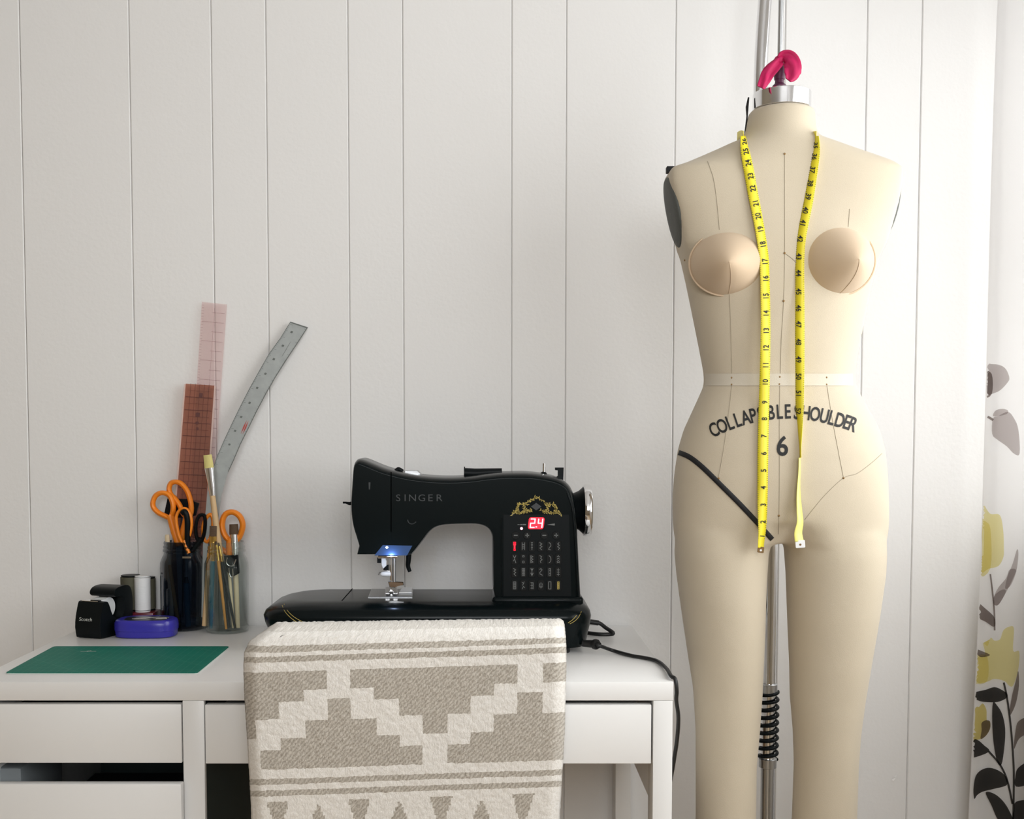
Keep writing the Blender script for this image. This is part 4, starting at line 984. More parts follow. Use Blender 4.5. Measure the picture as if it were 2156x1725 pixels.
# ================================================================== DRESS FORM
FY = -.335
df = thing('dress_form', 'beige linen full-body dress form hanging from a chrome stand', 'dress form', U(1618, 1725, -.17)*1.0)
df.location.z = 0
def loft(rows, nseg=72, clamp=False):
    """rows: (row or None, pxL, pxR, front, back, exponent)"""
    V = []; F = []
    for (row, l, r, fr, bk, ex, *zz) in rows:
        if zz: z = zz[0]; xl, xr = l, r
        else: a = U(l, row, FY); b = U(r, row, FY); xl, xr, z = a.x, b.x, (a.z+b.z)/2
        cx, hw_ = (xl+xr)/2, (xr-xl)/2
        for k in range(nseg):
            th = 2*math.pi*k/nseg; c_, s_ = math.cos(th), math.sin(th)
            x = cx+hw_*math.copysign(abs(c_)**(2/ex), c_)
            if clamp and 355 < row < 530:
                x = cx+hw_*max(-1, min(1, 1.10*math.copysign(abs(c_)**(2/ex), c_)))
            d = fr if s_ < 0 else bk
            if clamp and row > 1085: d *= 1-.60*min(1, (row-1085)/55)*math.exp(-((x-cx)/.034)**2)
            V.append((x, FY+d*math.copysign(abs(s_)**(2/ex), s_), z))
    n_ = len(rows)
    for j in range(n_-1):
        for k in range(nseg): F.append((j*nseg+k, (j+1)*nseg+k, (j+1)*nseg+(k+1) % nseg, j*nseg+(k+1) % nseg))
    F.append(tuple(range(nseg))); F.append(tuple((n_-1)*nseg+k for k in range(nseg))[::-1])
    return V, F
torso = [(232, 1580, 1712, .051, .052, 2), (238, 1577, 1714, .053, .055, 2), (258, 1573, 1715, .054, .058, 2), (284, 1568, 1717, .056, .064, 2), (296, 1556, 1730, .058, .068, 2), (306, 1530, 1765, .060, .071, 2), (318, 1504, 1800, .062, .074, 2.05), (332, 1472, 1842, .065, .077, 2.1), (346, 1440, 1880, .067, .080, 2.3), (362, 1406, 1887, .069, .083, 2.6),
         (390, 1404, 1884, .073, .086, 2.7), (430, 1413, 1876, .078, .088, 2.7), (480, 1425, 1862, .084, .089, 2.5), (520, 1432, 1850, .088, .089, 2.4), (560, 1437, 1841, .090, .088, 2.3), (600, 1446, 1831, .088, .086, 2.3), (640, 1454, 1823, .085, .083, 2.25), (680, 1462, 1815, .081, .080, 2.25), (730, 1472, 1805, .078, .076, 2.25), (767, 1479, 1799, .076, .074, 2.25), (790, 1483, 1797, .076, .074, 2.25), (812, 1483, 1797, .077, .076, 2.25), (835, 1473, 1809, .081, .082, 2.25),
         (857, 1463, 1821, .086, .089, 2.25), (906, 1441, 1847, .094, .104, 2.25), (948, 1429, 1858, .098, .115, 2.25), (1000, 1422, 1863, .098, .124, 2.3), (1052, 1419, 1865, .093, .126, 2.4), (1090, 1419, 1866, .089, .120, 2.4), (1118, 1420, 1865, .087, .112, 2.35), (1142, 1424, 1860, .085, .105, 2.3)]
def zr(row): return U(1640, row, FY).z
def low(z, lpx, rpx, fr, bk): return (0, U(lpx, 1725, FY).x, U(rpx, 1725, FY).x, fr, bk, 2, z)
zb = zr(1725)
legL = [(1030, 1480, 1600, .045, .06, 2.2), (1080, 1440, 1622, .062, .085, 2.2), (1120, 1426, 1624, .078, .098, 2.15), (1165, 1422, 1615, .083, .098, 2.1), (1210, 1426, 1612, .083, .094, 2.1), (1260, 1432.6, 1609.5, .083, .089, 2.1), (1320, 1441, 1608, .079, .082, 2.1), (1383, 1450, 1606, .074, .076, 2.05), (1453, 1461, 1603, .068, .069, 2.05), (1541, 1466, 1597, .063, .062, 2.05), (1611, 1466, 1591, .060, .057, 2.05), (1725, 1466, 1590, .055, .058, 2.05),
        low(zb-.08, 1463, 1590, .050, .070), low(zb-.17, 1470, 1588, .046, .066), low(zb-.27, 1488, 1578, .040, .048), low(zb-.33, 1496, 1572, .040, .040)]
legR = [(1030, 1690, 1805, .045, .06, 2.2), (1080, 1664, 1846, .062, .085, 2.2), (1120, 1652, 1859, .078, .098, 2.15), (1165, 1656, 1861, .083, .098, 2.1), (1208, 1659, 1858.6, .083, .094, 2.1), (1295, 1661.5, 1846, .080, .085, 2.1), (1365, 1663.5, 1835, .075, .077, 2.05), (1400, 1665, 1829, .073, .074, 2.05), (1470, 1666, 1818, .067, .067, 2.05), (1541, 1672, 1808.5, .063, .062, 2.05), (1611, 1674, 1803.6, .060, .057, 2.05), (1725, 1670, 1801, .055, .058, 2.05),
        low(zb-.08, 1668, 1803, .050, .070), low(zb-.17, 1671, 1797, .046, .066), low(zb-.27, 1683, 1778, .040, .048), low(zb-.33, 1690, 1770, .040, .040)]
V = []; F = []
for rows__ in (torso, legL, legR):
    v_, f_ = loft(rows__, clamp=rows__ is torso); o_ = len(V); V += v_; F += [tuple(i+o_ for i in f) for f in f_]
body = mk('body', V, F, M['linen'], df, smooth=True, label='beige linen-covered body')
rm = body.modifiers.new('remesh', 'REMESH'); rm.mode = 'VOXEL'; rm.voxel_size = 0.0042; rm.use_smooth_shade = True
smo = body.modifiers.new('smooth', 'SMOOTH'); smo.factor = 0.5; smo.iterations = 14
bpy.context.view_layer.update()
dg = bpy.context.evaluated_depsgraph_get()
me2 = bpy.data.meshes.new_from_object(body.evaluated_get(dg)); body.modifiers.clear()
old = body.data; body.data = me2; me2.name = 'body'; bpy.data.meshes.remove(old)
for p_ in me2.polygons: p_.use_smooth = True
if not me2.materials: me2.materials.append(M['linen'])
bmt = bmesh.new(); bmt.from_mesh(me2); bvh = BVHTree.FromBMesh(bmt); bmt.free()
def S(px, py, off=.0008):
    q_ = on(bvh, px, py, off)
    return q_ if q_ is not None else U(px, py, FY)
# bust cups
def cup(px, row, rx, rz, yaw):
    c = S(px, row, 0); c = Vector((c.x, c.y+.011, c.z))
    n_r, n_s = 14, 44; V = []; F = []
    Rm = Matrix.Rotation(yaw, 3, 'Z') @ Matrix.Rotation(math.radians(3), 3, 'X')
    prof = []
    for j in range(n_r+1):
        t = j/n_r
        prof.append((t, .068*(1-t**1.55)**.92 ))
    for j, (t, h) in enumerate(prof):
        for k in range(n_s):
            th = 2*math.pi*k/n_s
            v_ = Vector((rx*t*math.cos(th), -h, rz*t*math.sin(th)*(1.0)-.004*(1-t)))
            V.append(c+Rm @ v_)
    for j in range(n_r):
        for k in range(n_s): F.append((j*n_s+k, j*n_s+(k+1) % n_s, (j+1)*n_s+(k+1) % n_s, (j+1)*n_s+k))
    o_ = mk('bust_cup', V, F, M['cup'], df, smooth=True, label='tan stretch bust cup')
    # rim piping and vertical dart seam
    rim = [c+Rm @ Vector((rx*math.cos(a_)*1.0, -.003, rz*math.sin(a_))) for a_ in [2*math.pi*k/48 for k in range(48)]]
    tube('cup_rim', rim, .0016, M['cup'], df, 6, closed=True)
    seam = [c+Rm @ Vector((0.0035*math.sin(t*3), -.068*(1-t**1.55)**.92-.0004, -rz*t-.004*(1-t))) for t in [k/10 for k in range(11)]]
    tube('dart_seam', seam, .0004, M['cup'], df, 6)
cup(1536, 552, .0595, .0505, math.radians(-10))
cup(1770, 547, .0590, .0530, math.radians(9))
# seams
def seam(pts, r=.0005, m='seam', nm='seam'): 
    sp = spline([(a, b, 0) for a, b in pts], 10)
    tube(nm, [S(v.x, v.y, .0001) for v in sp], r, M[m], df, 6)
seam([(1652, 322), (1652, 430), (1652, 533), (1650, 632), (1645, 720), (1643, 790)])
seam([(1642, 812), (1641, 900), (1641, 1000), (1640, 1086), (1639, 1125)])
seam([(1490, 340), (1502, 375), (1509, 420), (1515, 484)])
seam([(1536, 620), (1539, 700), (1541, 790)])
seam([(1541, 812), (1533, 880), (1523, 950), (1513, 1006)])
seam([(1789, 440), (1786, 478)])
seam([(1741, 812), (1752, 880), (1765, 950), (1776, 1006)])
seam([(1857, 955), (1835, 975), (1805, 997), (1776, 1007), (1735, 1045), (1694, 1095)])
seam([(1652, 533), (1668, 545), (1684, 560)], .0006)
# waist band
wpts = []
V = []; F = []
xs = [1484.5+k*(1796-1484.5)/60 for k in range(61)]
for x_ in xs:
    for rw in (787, 793, 800, 807, 812): V.append(S(x_, rw, .0011))
for i in range(60):
    for j in range(4): F.append((i*5+j, i*5+j+1, (i+1)*5+j+1, (i+1)*5+j))
mk('waist_band', V, F, M['band'], df, smooth=True)
for (x_, r_) in [(1541, 795.5), (1541, 810), (1642, 794), (1641, 809.5), (1740, 795), (1740, 810), (1513, 1007.5), (1776, 1007), (1640, 1086), (1652, 324), (1652, 533), (1650, 634), (1442, 548), (1590, 557)]:
    q_ = S(x_, r_, .0006); lathe('pin_head', [(.0003, -.001), (.0017, -.0004), (.0017, .0003), (.0003, .001)], q_, (0, 1, 0), M['brass'], df, 10)
# lettering, printed round the hip on an arc
arc_pts = [(1503, 905), (1520, 897), (1537, 890), (1553.5, 884), (1570, 879), (1586, 875), (1601, 872), (1611, 870), (1624, 868.5), (1642, 867), (1659, 866.5), None, (1678, 868), (1697, 869.5), (1716.5, 872), (1736, 876), (1752, 880), (1769, 885), (1784, 889), (1797, 894)]
txt = 'COLLAPSIBLE SHOULDER'
gl_ = []
sp_arc = []
for i, chh in enumerate(txt):
    if chh == ' ': continue
    px, rw = arc_pts[i]
    # slope from neighbours
    nb = [(arc_pts[j]) for j in (i-1, i+1) if 0 <= j < len(arc_pts) and arc_pts[j]]
    if len(nb) == 1: nb.append((px, rw))
    nb.sort(); (xa, ya), (xb, yb2_) = nb
    an = math.atan2(yb2_-ya, xb-xa); ca, sa = math.cos(an), math.sin(an)
    hgt = 30.5
    sx = .66
    flat_text('letter', chh, lambda x, y: S(px + (x*sx*hgt)*ca + (y*hgt)*sa, rw + (x*sx*hgt)*sa - (y*hgt)*ca, .0009), M['ink'], df, maxlen=.18, bold=True)
flat_text('size_number', '6', lambda x, y: S(1647.5+x*41*.95, 939-y*43, .0009), M['ink'], df, maxlen=.12, bold=True)
# style tape on the hip
def ribbon_on(name, pts, wid, m, parent, n=10, off=.0012):
    sp = spline([(a, b, 0) for a, b in pts], n); V = []; F = []
    for i, v_ in enumerate(sp):
        t_ = sp[min(i+1, len(sp)-1)]-sp[max(i-1, 0)]; t_.normalize(); nx, ny = -t_.y, t_.x
        for k in (-.5, 0, .5): V.append(S(v_.x+nx*wid*k, v_.y+ny*wid*k, off))
    for i in range(len(sp)-1):
        for k in range(2): F.append((i*3+k, i*3+k+1, (i+1)*3+k+1, (i+1)*3+k))
    o_ = mk(name, V, F, m, parent, smooth=True)
    md = o_.modifiers.new('t', 'SOLIDIFY'); md.thickness = .0008; md.offset = 0
    return o_
ribbon_on('style_tape', [(1429, 953), (1452, 963), (1480, 985), (1520, 1024), (1560, 1064), (1600, 1107), (1626, 1136)], 10.5, M['twill'], df)
sh = U(1414, 356, FY); box('tape_stub', sh.x-.008, sh.x+.008, FY-.004, FY+.01, sh.z-.006, sh.z+.004, M['twill'], df, .001)
tube('neck_tape', [U(1576, 206, FY+.005), U(1573, 225, FY+.005), U(1573, 245, FY+.004), U(1570, 270, FY+.003), U(1567, 290, FY+.002)], [.003, .0055, .003, .003, .0025], M['twill'], df, 8, flat=((1, 0, 0), .4))
# arm plates
def arm_plate(px_t, row_t, px_b, row_b, sgn, ry, nm='arm_plate'):
    a = U(px_t, row_t, FY); b = U(px_b, row_b, FY); c = (a+b)/2; c.y = FY+.004
    up = (a-b); L = up.length/2; up.normalize(); side = Vector((0, 1, 0)); out = up.cross(side)*1.0
    if out.x*sgn < 0: out = -out
    V = []; F = []; n_ = 36
    for j, (t, h) in enumerate([(1.0, -.008), (1.0, .000), (.94, .003), (.6, .0045), (.02, .005)]):
        for k in range(n_):
            th = 2*math.pi*k/n_
            V.append(c+up*(L*t*math.sin(th))+side*(ry*t*math.cos(th))+out*h)
    for j in range(4):
        for k in range(n_): F.append((j*n_+k, j*n_+(k+1) % n_, (j+1)*n_+(k+1) % n_, (j+1)*n_+k))
    mk(nm, V, F, M['plate'], df, smooth=True, label='dark grey arm plate')
arm_plate(1403, 374, 1434, 522, -1, .050)
arm_plate(1884, 372, 1857, 508, 1, .048)
# neck cap, rod, stand
nc = U(1646, 217, FY)
capb = U(1646, 232, FY).z; capt = U(1646, 197, FY).z
lathe('neck_cap', [(.0445, 0), (.0455, .001), (.0455, capt-capb-.001), (.0445, capt-capb), (.02, capt-capb+.0004)], (nc.x, FY, capb), (0, 0, 1), M['chrome'], df, 56, label='chrome neck cap')
ztr = 2.06
rodx = U(1641, 170, FY).x
lathe('rod_collar', [(.011, 0), (.011, .012), (.007, .016), (.007, .03)], (rodx, FY, capt), (0, 0, 1), M['plum'], df, 20)
tube('hanging_rod', [Vector((rodx, FY, capt)), Vector((rodx+.001, FY, 1.80)), Vector((rodx, FY, ztr))], .0042, M['steel'], df, 14)
YS = -.165
pl_ = [U(1617, 1725, YS)]
polex = U(1617, 1560, YS).x
upx = U(1601, 185, YS).x
def zz(row): return U(1617, row, YS).z
tube('post_lower', [Vector((polex, YS, .03)), Vector((polex, YS, zz(1606)))], .0122, M['steel'], df, 24)
tube('post_upper', [Vector((polex, YS, zz(1606))), Vector((polex, YS, zz(1100))), Vector((polex+(upx-polex)*.3, YS, zz(800))), Vector((polex+(upx-polex)*.8, YS, zz(400))), Vector((upx, YS, zz(185))), Vector((upx+.006, YS, zz(0))), Vector((upx+.012, YS-.010, 1.95)), Vector((upx+.02, YS-.05, 2.03)), Vector((rodx, FY+.05, 2.075)), Vector((rodx, FY-.01, 2.065))], .0118, M['chrome'], df, 24, sm=8)
for rw, h in ((1449, .0085), (1606, .0085)):
    lathe('post_collar', [(.0148, -h), (.0158, -h+.001), (.0158, h-.001), (.0148, h)], (polex, YS, zz(rw)), (0, 0, 1), M['steel'], df, 28)
coil = []
z1_, z0_ = zz(1456), zz(1600)
for k in range(9*24+1):
    a_ = 2*math.pi*k/24; coil.append((polex+.0165*math.cos(a_), YS+.0165*math.sin(a_), z0_+(z1_-z0_)*k/(9*24)))
tube('spring', coil, .0029, M['black_satin'], df, 8)
for a_ in range(4):
    an = math.radians(45+90*a_); e_ = Vector((math.cos(an), math.sin(an), 0))
    tube('base_leg', [Vector((polex, YS, .09)), Vector((polex, YS, .085))+e_*.06, Vector((polex, YS, .055))+e_*.145], [.016, .014, .011], M['steel'], df, 12)
    lathe('caster', [(.022, -.010), (.025, -.008), (.025, .008), (.022, .010)], Vector((polex, YS, .0255))+e_*.15, (-e_.y, e_.x, 0), M['black_rubber'], df, 20)
# magenta cloth scrap tied round the rod
rb = thing('cloth_scrap', 'magenta cloth scrap knotted round the rod above the neck cap', 'cloth', U(1641, 160, FY))
def petal(name, pts, wids, y0, tw):
    V = []; F = []; sp = spline([(a, b, 0) for a, b in pts], 6); ws = [v_.x for v_ in spline([(w__, 0, 0) for w__ in wids], 6)]
    for i, v_ in enumerate(sp):
        t_ = sp[min(i+1, len(sp)-1)]-sp[max(i-1, 0)]; t_.normalize(); nx, ny = -t_.y, t_.x
        for k in range(7):
            u_ = (k-3)/6
            V.append(U(v_.x+nx*ws[i]*u_, v_.y+ny*ws[i]*u_, y0 - tw*i/len(sp) + .003*math.cos(u_*9+i*.2)))
    for i in range(len(sp)-1):
        for k in range(6): F.append((i*7+k, i*7+k+1, (i+1)*7+k+1, (i+1)*7+k))
    o_ = mk(name, V, F, M['magenta'], rb, smooth=True); md = o_.modifiers.new('t', 'SOLIDIFY'); md.thickness = .0015
petal('cloth_tail', [(1645, 128), (1632, 138), (1618, 152), (1610, 170), (1603, 184)], [20, 24, 26, 22, 17], FY-.018, .03)
petal('cloth_tail', [(1641, 126), (1650, 120), (1662, 124), (1670, 140), (1667, 158), (1660, 168)], [16, 26, 34, 36, 30, 16], FY-.016, .022)
petal('cloth_tail', [(1648, 126), (1662, 122), (1674, 134), (1681, 148), (1685, 155)], [14, 20, 20, 14, 5], FY-.010, .012)
tube('cloth_knot', [U(1632, 134, FY-.006), U(1641, 126, FY-.014), U(1650, 130, FY-.008)], [.005, .0075, .005], M['magenta'], rb, 12, sm=4)
tube('cloth_wrap', [U(1641, 132, FY), U(1641, 150, FY), U(1641, 168, FY)], [.0085, .0095, .0082], M['plum'], rb, 14)

# ================================================================== TAPE MEASURE
tm = thing('tape_measure', 'yellow measuring tape hung round the neck of the dress form', 'tape measure', S(1608, 700))
lpath = [(1565, 286), (1568, 312), (1576, 355), (1585, 405), (1594, 450), (1602, 495), (1609, 545), (1611, 600), (1612, 680), (1611, 760), (1609, 840), (1607, 920), (1606, 1000), (1605.5, 1070), (1605, 1115), (1603, 1140), (1602, 1154)]
rpath = [(1719, 286), (1718, 320), (1711, 370), (1703, 420), (1694, 465), (1687, 505), (1684, 550), (1684, 620), (1684, 700), (1684, 780), (1683.5, 850), (1683, 905), (1684, 945), (1684.5, 985), (1682, 1040), (1683.5, 1075), (1685, 1100), (1681, 1122), (1683, 1140)]
wl_ = [10, 17, 21, 21, 20, 19.5, 19.5, 19.5, 20, 21, 22, 22.5, 22, 20, 16, 13, 12]
wr_ = [9, 16, 18, 19, 19, 18.5, 18.5, 19, 20, 19, 17, 12, 5, 5, 8, 11, 13, 16, 18]
def strand(path, wid, lighter_from=None):
    sp = spline([(a, b, 0) for a, b in path], 6); ws = [v_.x for v_ in spline([(k, 0, 0) for k in wid], 6)]
    ymin = None; C3 = []
    for i, v_ in enumerate(sp):
        cands = []
        for dx in (-9, 0, 9):
            h_ = on(bvh, v_.x+dx, v_.y, 0)
            if h_ is not None: cands.append(h_.y)
        yh = (min(cands) if cands else FY)-.0035
        if v_.y < 300: yh = min(yh, FY-.045)
        if v_.y > 540: yh = min(yh, ymin)
        ymin = yh if ymin is None or v_.y <= 540 else min(yh, ymin)
        C3.append((v_.x, v_.y, yh, ws[i]))
    # smooth the depth
    ys = [c_[2] for c_ in C3]
    for _ in range(6): ys = [ys[0]]+[min(ys[i], (ys[i-1]+ys[i]+ys[i+1])/3) for i in range(1, len(ys)-1)]+[ys[-1]]
    return [(c_[0], c_[1], y_, c_[3]) for c_, y_ in zip(C3, ys)]
def half_w(y_): return .0078
def tape_frame(st, i):
    x_, r_, y_, w_ = st[i]
    x2, r2 = st[min(i+1, len(st)-1)][:2]; x1, r1 = st[max(i-1, 0)][:2]
    tx, ty = x2-x1, r2-r1; L = math.hypot(tx, ty) or 1; nx, ny = ty/L, -tx/L    # points right on screen
    full = .0156*FPX/(CAMD+y_)          # true width in pixels
    c_ = min(1.0, w_/full); dep = math.sqrt(max(0, 1-c_*c_))*.0078
    return x_, r_, y_, nx, ny, w_, dep
def tape_pt(st, f, u_, off=0.0, sign=1):
    i = min(int(f), len(st)-2); t = f-i
    A = tape_frame(st, i); B = tape_frame(st, i+1)
    x_, r_, y_, nx, ny, w_, dep = [a+(b-a)*t for a, b in zip(A, B)]
    return U(x_+nx*w_*u_, r_+ny*w_*u_, y_+sign*dep*2*u_-off)
def build_strand(st, sign, m, name):
    V = []; F = []
    for i in range(len(st)):
        for u_ in (-.5, 0, .5): V.append(tape_pt(st, min(i, len(st)-1.0001), u_, 0, sign))
    for i in range(len(st)-1):
        for k in range(2): F.append((i*3+k, i*3+k+1, (i+1)*3+k+1, (i+1)*3+k))
    o_ = mk(name, V, F, m, tm, smooth=True)
    md = o_.modifiers.new('t', 'SOLIDIFY'); md.thickness = .0006; md.offset = 1
    return o_
SL = strand(lpath, wl_); SR = strand(rpath, wr_)
build_strand(SL, 1, M['tape_y'], 'tape_strand')
cut = next(i for i, s_ in enumerate(SR) if s_[1] > 958)
build_strand(SR[:cut+1], -1, M['tape_y'], 'tape_strand')
build_strand(SR[cut:], 1, M['tape_lit'], 'tape_strand')
# piece behind the neck
a0 = tape_pt(SL, 0.001, 0, 0); a1 = tape_pt(SR, 0.001, 0, 0, -1)
ncx = (a0.x+a1.x)/2
loop_ = [a0, Vector((a0.x+.003, FY-.01, a0.z+.010)), Vector((a0.x+.012, FY+.048, a0.z+.020)), Vector((ncx, FY+.074, a0.z+.024)), Vector((a1.x-.012, FY+.048, a1.z+.020)), Vector((a1.x-.003, FY-.01, a1.z+.010)), a1]
sp = spline(loop_, 8); V = []; F = []
for i, v_ in enumerate(sp):
    for k in (-.5, .5): V.append(v_+Vector((0, 0, .0145*k)))
for i in range(len(sp)-1): F.append((2*i, 2*i+1, 2*i+3, 2*i+2))
o_ = mk('tape_neck_loop', V, F, M['tape_y'], tm, smooth=True); md = o_.modifiers.new('t', 'SOLIDIFY'); md.thickness = .0006
def find(st, row):
    for i in range(len(st)-1):
        if st[i][1] <= row <= st[i+1][1]: return i+(row-st[i][1])/(st[i+1][1]-st[i][1]+1e-9)
    return len(st)-1.001
def numeral(st, s, row, ccw, sign, side=0.0, sz=11.8):
    def fn(x, y):
        # text x runs along the tape; y across
        along = (-x if ccw else x)*sz; across = (-y if ccw else y)*sz
        f = find(st, row+along); w_ = st[int(f)][3]
        k = min(1, w_/19.0)
        return tape_pt(st, f, (across*k)/max(w_, 1)+side, .0012, sign)
    return flat_text('numeral', s, fn, M['ink'], tm, stretch=.86, bold=True)
for k, row in {26: 298, 25: 319, 24: 343, 23: 371, 22: 397, 21: 429, 20: 455, 19: 482, 18: 514, 17: 550, 16: 586, 15: 623, 14: 659, 13: 696, 12: 732, 11: 769, 10: 804, 9: 847, 8: 882, 7: 918, 6: 955, 5: 991, 4: 1027, 3: 1063, 2: 1099, 1: 1129}.items():
    numeral(SL, str(k), row, True, 1, .08)
for k, row in {35: 306, 36: 330, 37: 358, 38: 386, 39: 414, 40: 443, 41: 469, 42: 503, 43: 540, 44: 575, 45: 614, 46: 649, 47: 683, 48: 720, 49: 757, 50: 793, 51: 828, 52: 866}.items():
    numeral(SR, str(k), row, False, -1, -.12)
# edge tick marks
for st, sg, lo_, hi_ in ((SL, 1, 310, 1135), (SR[:cut+1], -1, 310, 900)):
    V = []; F = []; row = lo_
    while row < hi_:
        f = find(st, row); f2 = find(st, row+.7)
        for sd_ in (-1, 1):
            b_ = len(V)
            V += [tape_pt(st, f, .5*sd_, .0008, sg), tape_pt(st, f, .40*sd_, .0008, sg), tape_pt(st, f2, .40*sd_, .0008, sg), tape_pt(st, f2, .5*sd_, .0008, sg)]; F.append((b_, b_+1, b_+2, b_+3))
        row += 4.5
    t_ = mk('tick_marks', V, F, M['ink'], tm); t_['kind'] = 'stuff'
def tip(c2, w_, h_, rot, y_, m, hole):
    ca, sa = math.cos(rot), math.sin(rot)
    def q(x, y): return U(c2[0]+x*ca-y*sa, c2[1]+x*sa+y*ca, y_)
    prism('metal_tip', [q(a, b) for a, b in key_outline(0, 0, w_, h_, 2)], (0, .0016, 0), m, tm, .0003, 1)
    lathe('tip_hole', [(.0017, 0), (.0017, .0003)], q(0, 1)-Vector((0, .0004, 0)), (0, 1, 0), hole, tm, 14)
tip((1602, 1158), 13.5, 13, math.radians(8), SL[-1][2]-.001, M['brass'], M['white_plastic'])
tip((1685, 1146), 20, 16, math.radians(-4), SR[-1][2]-.001, M['white_plastic'], M['brass'])

# ================================================================== CURTAIN
cu_t = thing('curtain', 'sheer white curtain printed with grey leaves and yellow flowers', 'curtain', (.95, -.2, 0))
y1c = -.075
xt = U(2106, 0, y1c).x; xb_ = U(2040, 1725, y1c).x; zt_, zb_ = U(2106, 0, y1c).z, U(2040, 1725, y1c).z
def edge_x(z):
    r_ = (z-zb_)/(zt_-zb_); return xb_+(xt-xb_)*r_ + .004*math.sin(r_*5)
plan = [(0, 0), (.012, -.006), (.03, -.010), (.06, -.020), (.095, -.034), (.118, -.055), (.095, -.085), (.085, -.115), (.118, -.14), (.09, -.165), (.12, -.19), (.09, -.215), (.12, -.24)]
psp = spline([(a, b, 0) for a, b in plan], 6)
ZC = [0.03+(2.36-.03)*k/60 for k in range(61)]
def cpt(v_, z):
    w2 = .3+.7*min(1, max(0, (v_.x)/.1))
    # the free edge drifts sideways on the way down, the far side stays on the rod
    k = max(0, 1-(-v_.y)/.09)
    ex = edge_x(z); base_x = .872
    x = (base_x+v_.x) + (ex-base_x)*k
    return Vector((min(x, RX-.03), y1c+v_.y, z))
V = []; F = []
for z in ZC:
    for v_ in psp: V.append(cpt(v_, z))
n_ = len(psp)
for j in range(len(ZC)-1):
    for i in range(n_-1): F.append((j*n_+i, j*n_+i+1, (j+1)*n_+i+1, (j+1)*n_+i))
cur = mk('curtain_panel', V, F, M['curtain'], cu_t, smooth=True)
bmt = bmesh.new(); bmt.from_mesh(cur.data); bvh_c = BVHTree.FromBMesh(bmt); bmt.free()
# turned hem along the free edge
V = []; F = []
for z in ZC:
    wh = .017+.012*max(0, (1.9-z)/1.3)
    for k in range(4): 
        a = cpt(Vector((wh*k/3, -.006*k/3, 0)), z); V.append(a+Vector((0, .003, 0)))
for j in range(len(ZC)-1):
    for i in range(3): F.append((j*4+i, j*4+i+1, (j+1)*4+i+1, (j+1)*4+i))
mk('hem', V, F, M['curtain'], cu_t, smooth=True)
tube('curtain_rod', [Vector((.975, y1c+.03, 2.37)), Vector((.975, -1.6, 2.37))], .010, M['steel'], cu_t, 16)
def z5(pts): return [(1850+a/3.451, 740+b/3.451) for a, b in pts]
def z6(pts): return [(1850+a/3.284, 1200+b/3.284) for a, b in pts]
_dn = [0]
def decal(name, pts, m):
    sp = [(v_.x, v_.y) for v_ in spline([(a, b, 0) for a, b in pts], 4, True)]
    bm = bmesh.new(); vs = [bm.verts.new((a, b, 0)) for a, b in sp]
    f = bm.faces.new(vs); bmesh.ops.triangulate(bm, faces=[f])
    for _ in range(3):
        le = [e for e in bm.edges if e.calc_length() > 7]
        if le: bmesh.ops.subdivide_edges(bm, edges=le, cuts=1); bmesh.ops.triangulate(bm, faces=bm.faces[:])
    _dn[0] += 1; bad = []
    for v in bm.verts:
        q_ = on(bvh_c, v.co.x, v.co.y, .0012+.00018*_dn[0])
        if q_ is None: bad.append(v)
        else: v.co = q_
    bmesh.ops.delete(bm, geom=bad, context='VERTS')
    me = bpy.data.meshes.new(name); bm.to_mesh(me); bm.free(); me.materials.append(m)
    link(bpy.data.objects.new(name, me), cu_t)
def stem(name, pts, wd, m):
    sp = spline([(a, b, 0) for a, b in pts], 5); L = []; R = []
    for i, v_ in enumerate(sp):
        t_ = sp[min(i+1, len(sp)-1)]-sp[max(i-1, 0)]; t_.normalize()
        L.append((v_.x-t_.y*wd/2, v_.y+t_.x*wd/2)); R.append((v_.x+t_.y*wd/2, v_.y-t_.x*wd/2))
    _dn[0] += 1; V = []; F = []
    for a, b in zip(L, R):
        qa_, qb_ = on(bvh_c, a[0], a[1], .0012+.00018*_dn[0]), on(bvh_c, b[0], b[1], .0012+.00018*_dn[0])
        if qa_ is None or qb_ is None: continue
        V += [qa_, qb_]
    for i in range(len(V)//2-1): F.append((2*i, 2*i+1, 2*i+3, 2*i+2))
    mk(name, V, F, m, cu_t)
decal('printed_leaf', z5([(762, 100), (820, 93), (880, 100), (925, 130), (950, 195), (930, 235), (880, 285), (820, 310), (758, 328)]), M['leaf_backlit'])
decal('printed_leaf', z5([(764, 160), (822, 165), (822, 310), (758, 328)]), M['leaf_mid'])
decal('printed_leaf', z5([(830, 490), (870, 470), (940, 440), (985, 490), (1015, 570), (1025, 740), (985, 745), (930, 690), (860, 640), (825, 600)]), M['leaf_backlit'])
decal('printed_petal', z5([(830, 470), (850, 430), (900, 418), (940, 430), (930, 455), (870, 470)]), M['leaf_backlit'])
stem('printed_stem', z5([(752, 462), (800, 480), (832, 500)]), 5, M['leaf_mid'])
decal('printed_leaf', z5([(752, 590), (765, 640), (762, 770), (738, 850), (742, 700)]), M['leaf_mid'])
decal('printed_flower', z5([(728, 1020), (760, 1100), (810, 1180), (880, 1190), (905, 1300), (910, 1440), (905, 1500), (870, 1560), (800, 1580), (718, 1605), (720, 1300)]), M['flower'])
decal('printed_flower', z5([(724, 1160), (770, 1230), (812, 1290), (812, 1575), (718, 1605)]), M['flower'])
decal('printed_leaf', z6([(905, 0), (950, 0), (930, 60), (890, 140), (830, 240), (795, 235), (800, 180), (830, 120), (880, 60)]), M['leaf_backlit'])
decal('printed_leaf', z5([(1005, 1440), (1015, 1480), (1000, 1600), (960, 1700), (920, 1725), (935, 1640), (975, 1540)]), M['leaf_backlit'])
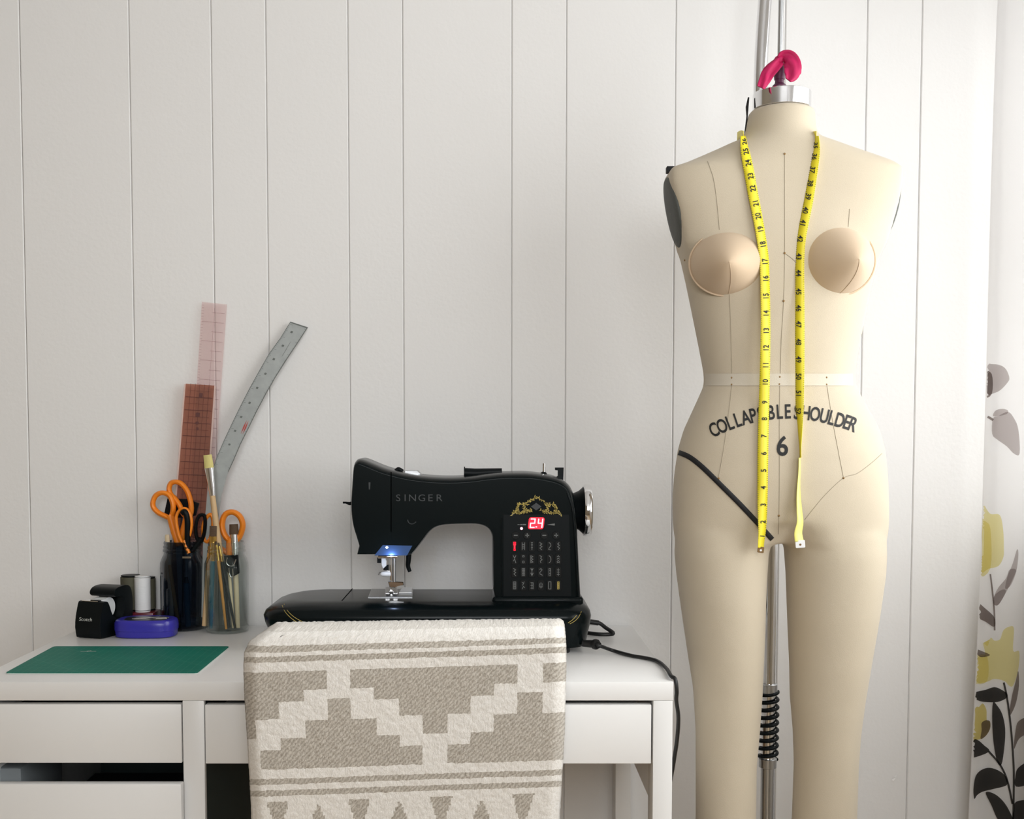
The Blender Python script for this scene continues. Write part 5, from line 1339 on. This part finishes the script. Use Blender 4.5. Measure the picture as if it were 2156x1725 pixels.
stem('printed_stem', z6([(772, 30), (790, 180), (800, 300), (802, 420)]), 3.4, M['leaf_mid'])
decal('printed_leaf', z6([(675, 225), (740, 270), (800, 330), (800, 395), (740, 360), (675, 320)]), M['leaf_mid'])
decal('printed_leaf', z6([(800, 180), (850, 140), (880, 150), (830, 240), (796, 236)]), M['leaf_backlit'])
decal('printed_flower', z6([(722, 505), (752, 528), (775, 470), (800, 490), (840, 480), (862, 420), (900, 395), (935, 405), (930, 560), (972, 565), (965, 690), (930, 800), (900, 800), (870, 770), (800, 755), (740, 778), (655, 782), (662, 720), (692, 692), (668, 655), (664, 600), (735, 592)]), M['flower'])
decal('printed_flower', z6([(664, 600), (750, 600), (750, 770), (655, 782), (662, 720), (692, 692), (668, 655)]), M['flower'])
decal('printed_leaf', z6([(664, 548), (720, 565), (770, 590), (720, 605), (690, 595)]), M['leaf_mid'])
decal('printed_leaf', z6([(648, 880), (660, 850), (740, 830), (800, 812), (850, 830), (890, 860), (880, 890), (820, 915), (740, 915), (690, 905)]), M['leaf_dark'])
decal('printed_flower', z6([(652, 930), (690, 950), (720, 925), (745, 970), (748, 1040), (770, 1050), (770, 1100), (740, 1150), (690, 1175), (636, 1165), (642, 1000)]), M['flower_deep'])
decal('printed_leaf', z6([(712, 1060), (745, 1040), (770, 1050), (770, 1100), (740, 1150), (705, 1170), (712, 1110)]), M['leaf_mid'])
decal('printed_leaf', z6([(790, 920), (820, 940), (855, 1000), (875, 1100), (870, 1220), (850, 1345), (820, 1330), (795, 1200), (785, 1050)]), M['leaf_dark'])
decal('printed_leaf', z6([(632, 1180), (680, 1175), (730, 1215), (765, 1250), (720, 1280), (628, 1295)]), M['leaf_dark'])
stem('printed_stem', z6([(760, 1255), (840, 1350), (890, 1460), (925, 1620)]), 4.2, M['leaf_dark'])
decal('printed_leaf', z6([(662, 1585), (655, 1520), (670, 1430), (710, 1385), (770, 1370), (840, 1395), (885, 1440), (885, 1490), (800, 1515), (720, 1535), (680, 1560)]), M['leaf_dark'])
decal('printed_leaf', z6([(740, 1540), (800, 1550), (860, 1600), (905, 1670), (925, 1740), (835, 1740), (780, 1630)]), M['leaf_dark'])
stem('printed_stem', z6([(865, 780), (890, 900), (915, 1100), (930, 1300), (935, 1450), (930, 1740)]), 4.2, M['leaf_dark'])
decal('printed_leaf', z6([(965, 700), (970, 800), (950, 920), (915, 1000), (905, 985), (920, 880), (945, 780)]), M['leaf_mid'])
decal('printed_leaf', z6([(1030, 1025), (965, 1050), (945, 1120), (935, 1240), (970, 1170), (1030, 1120)]), M['leaf_mid'])
decal('printed_leaf', z6([(1040, 1335), (965, 1370), (945, 1430), (950, 1500), (1040, 1470)]), M['leaf_dark'])
decal('printed_leaf', z6([(1040, 1605), (950, 1605), (935, 1660), (930, 1740), (1040, 1740)]), M['leaf_dark'])
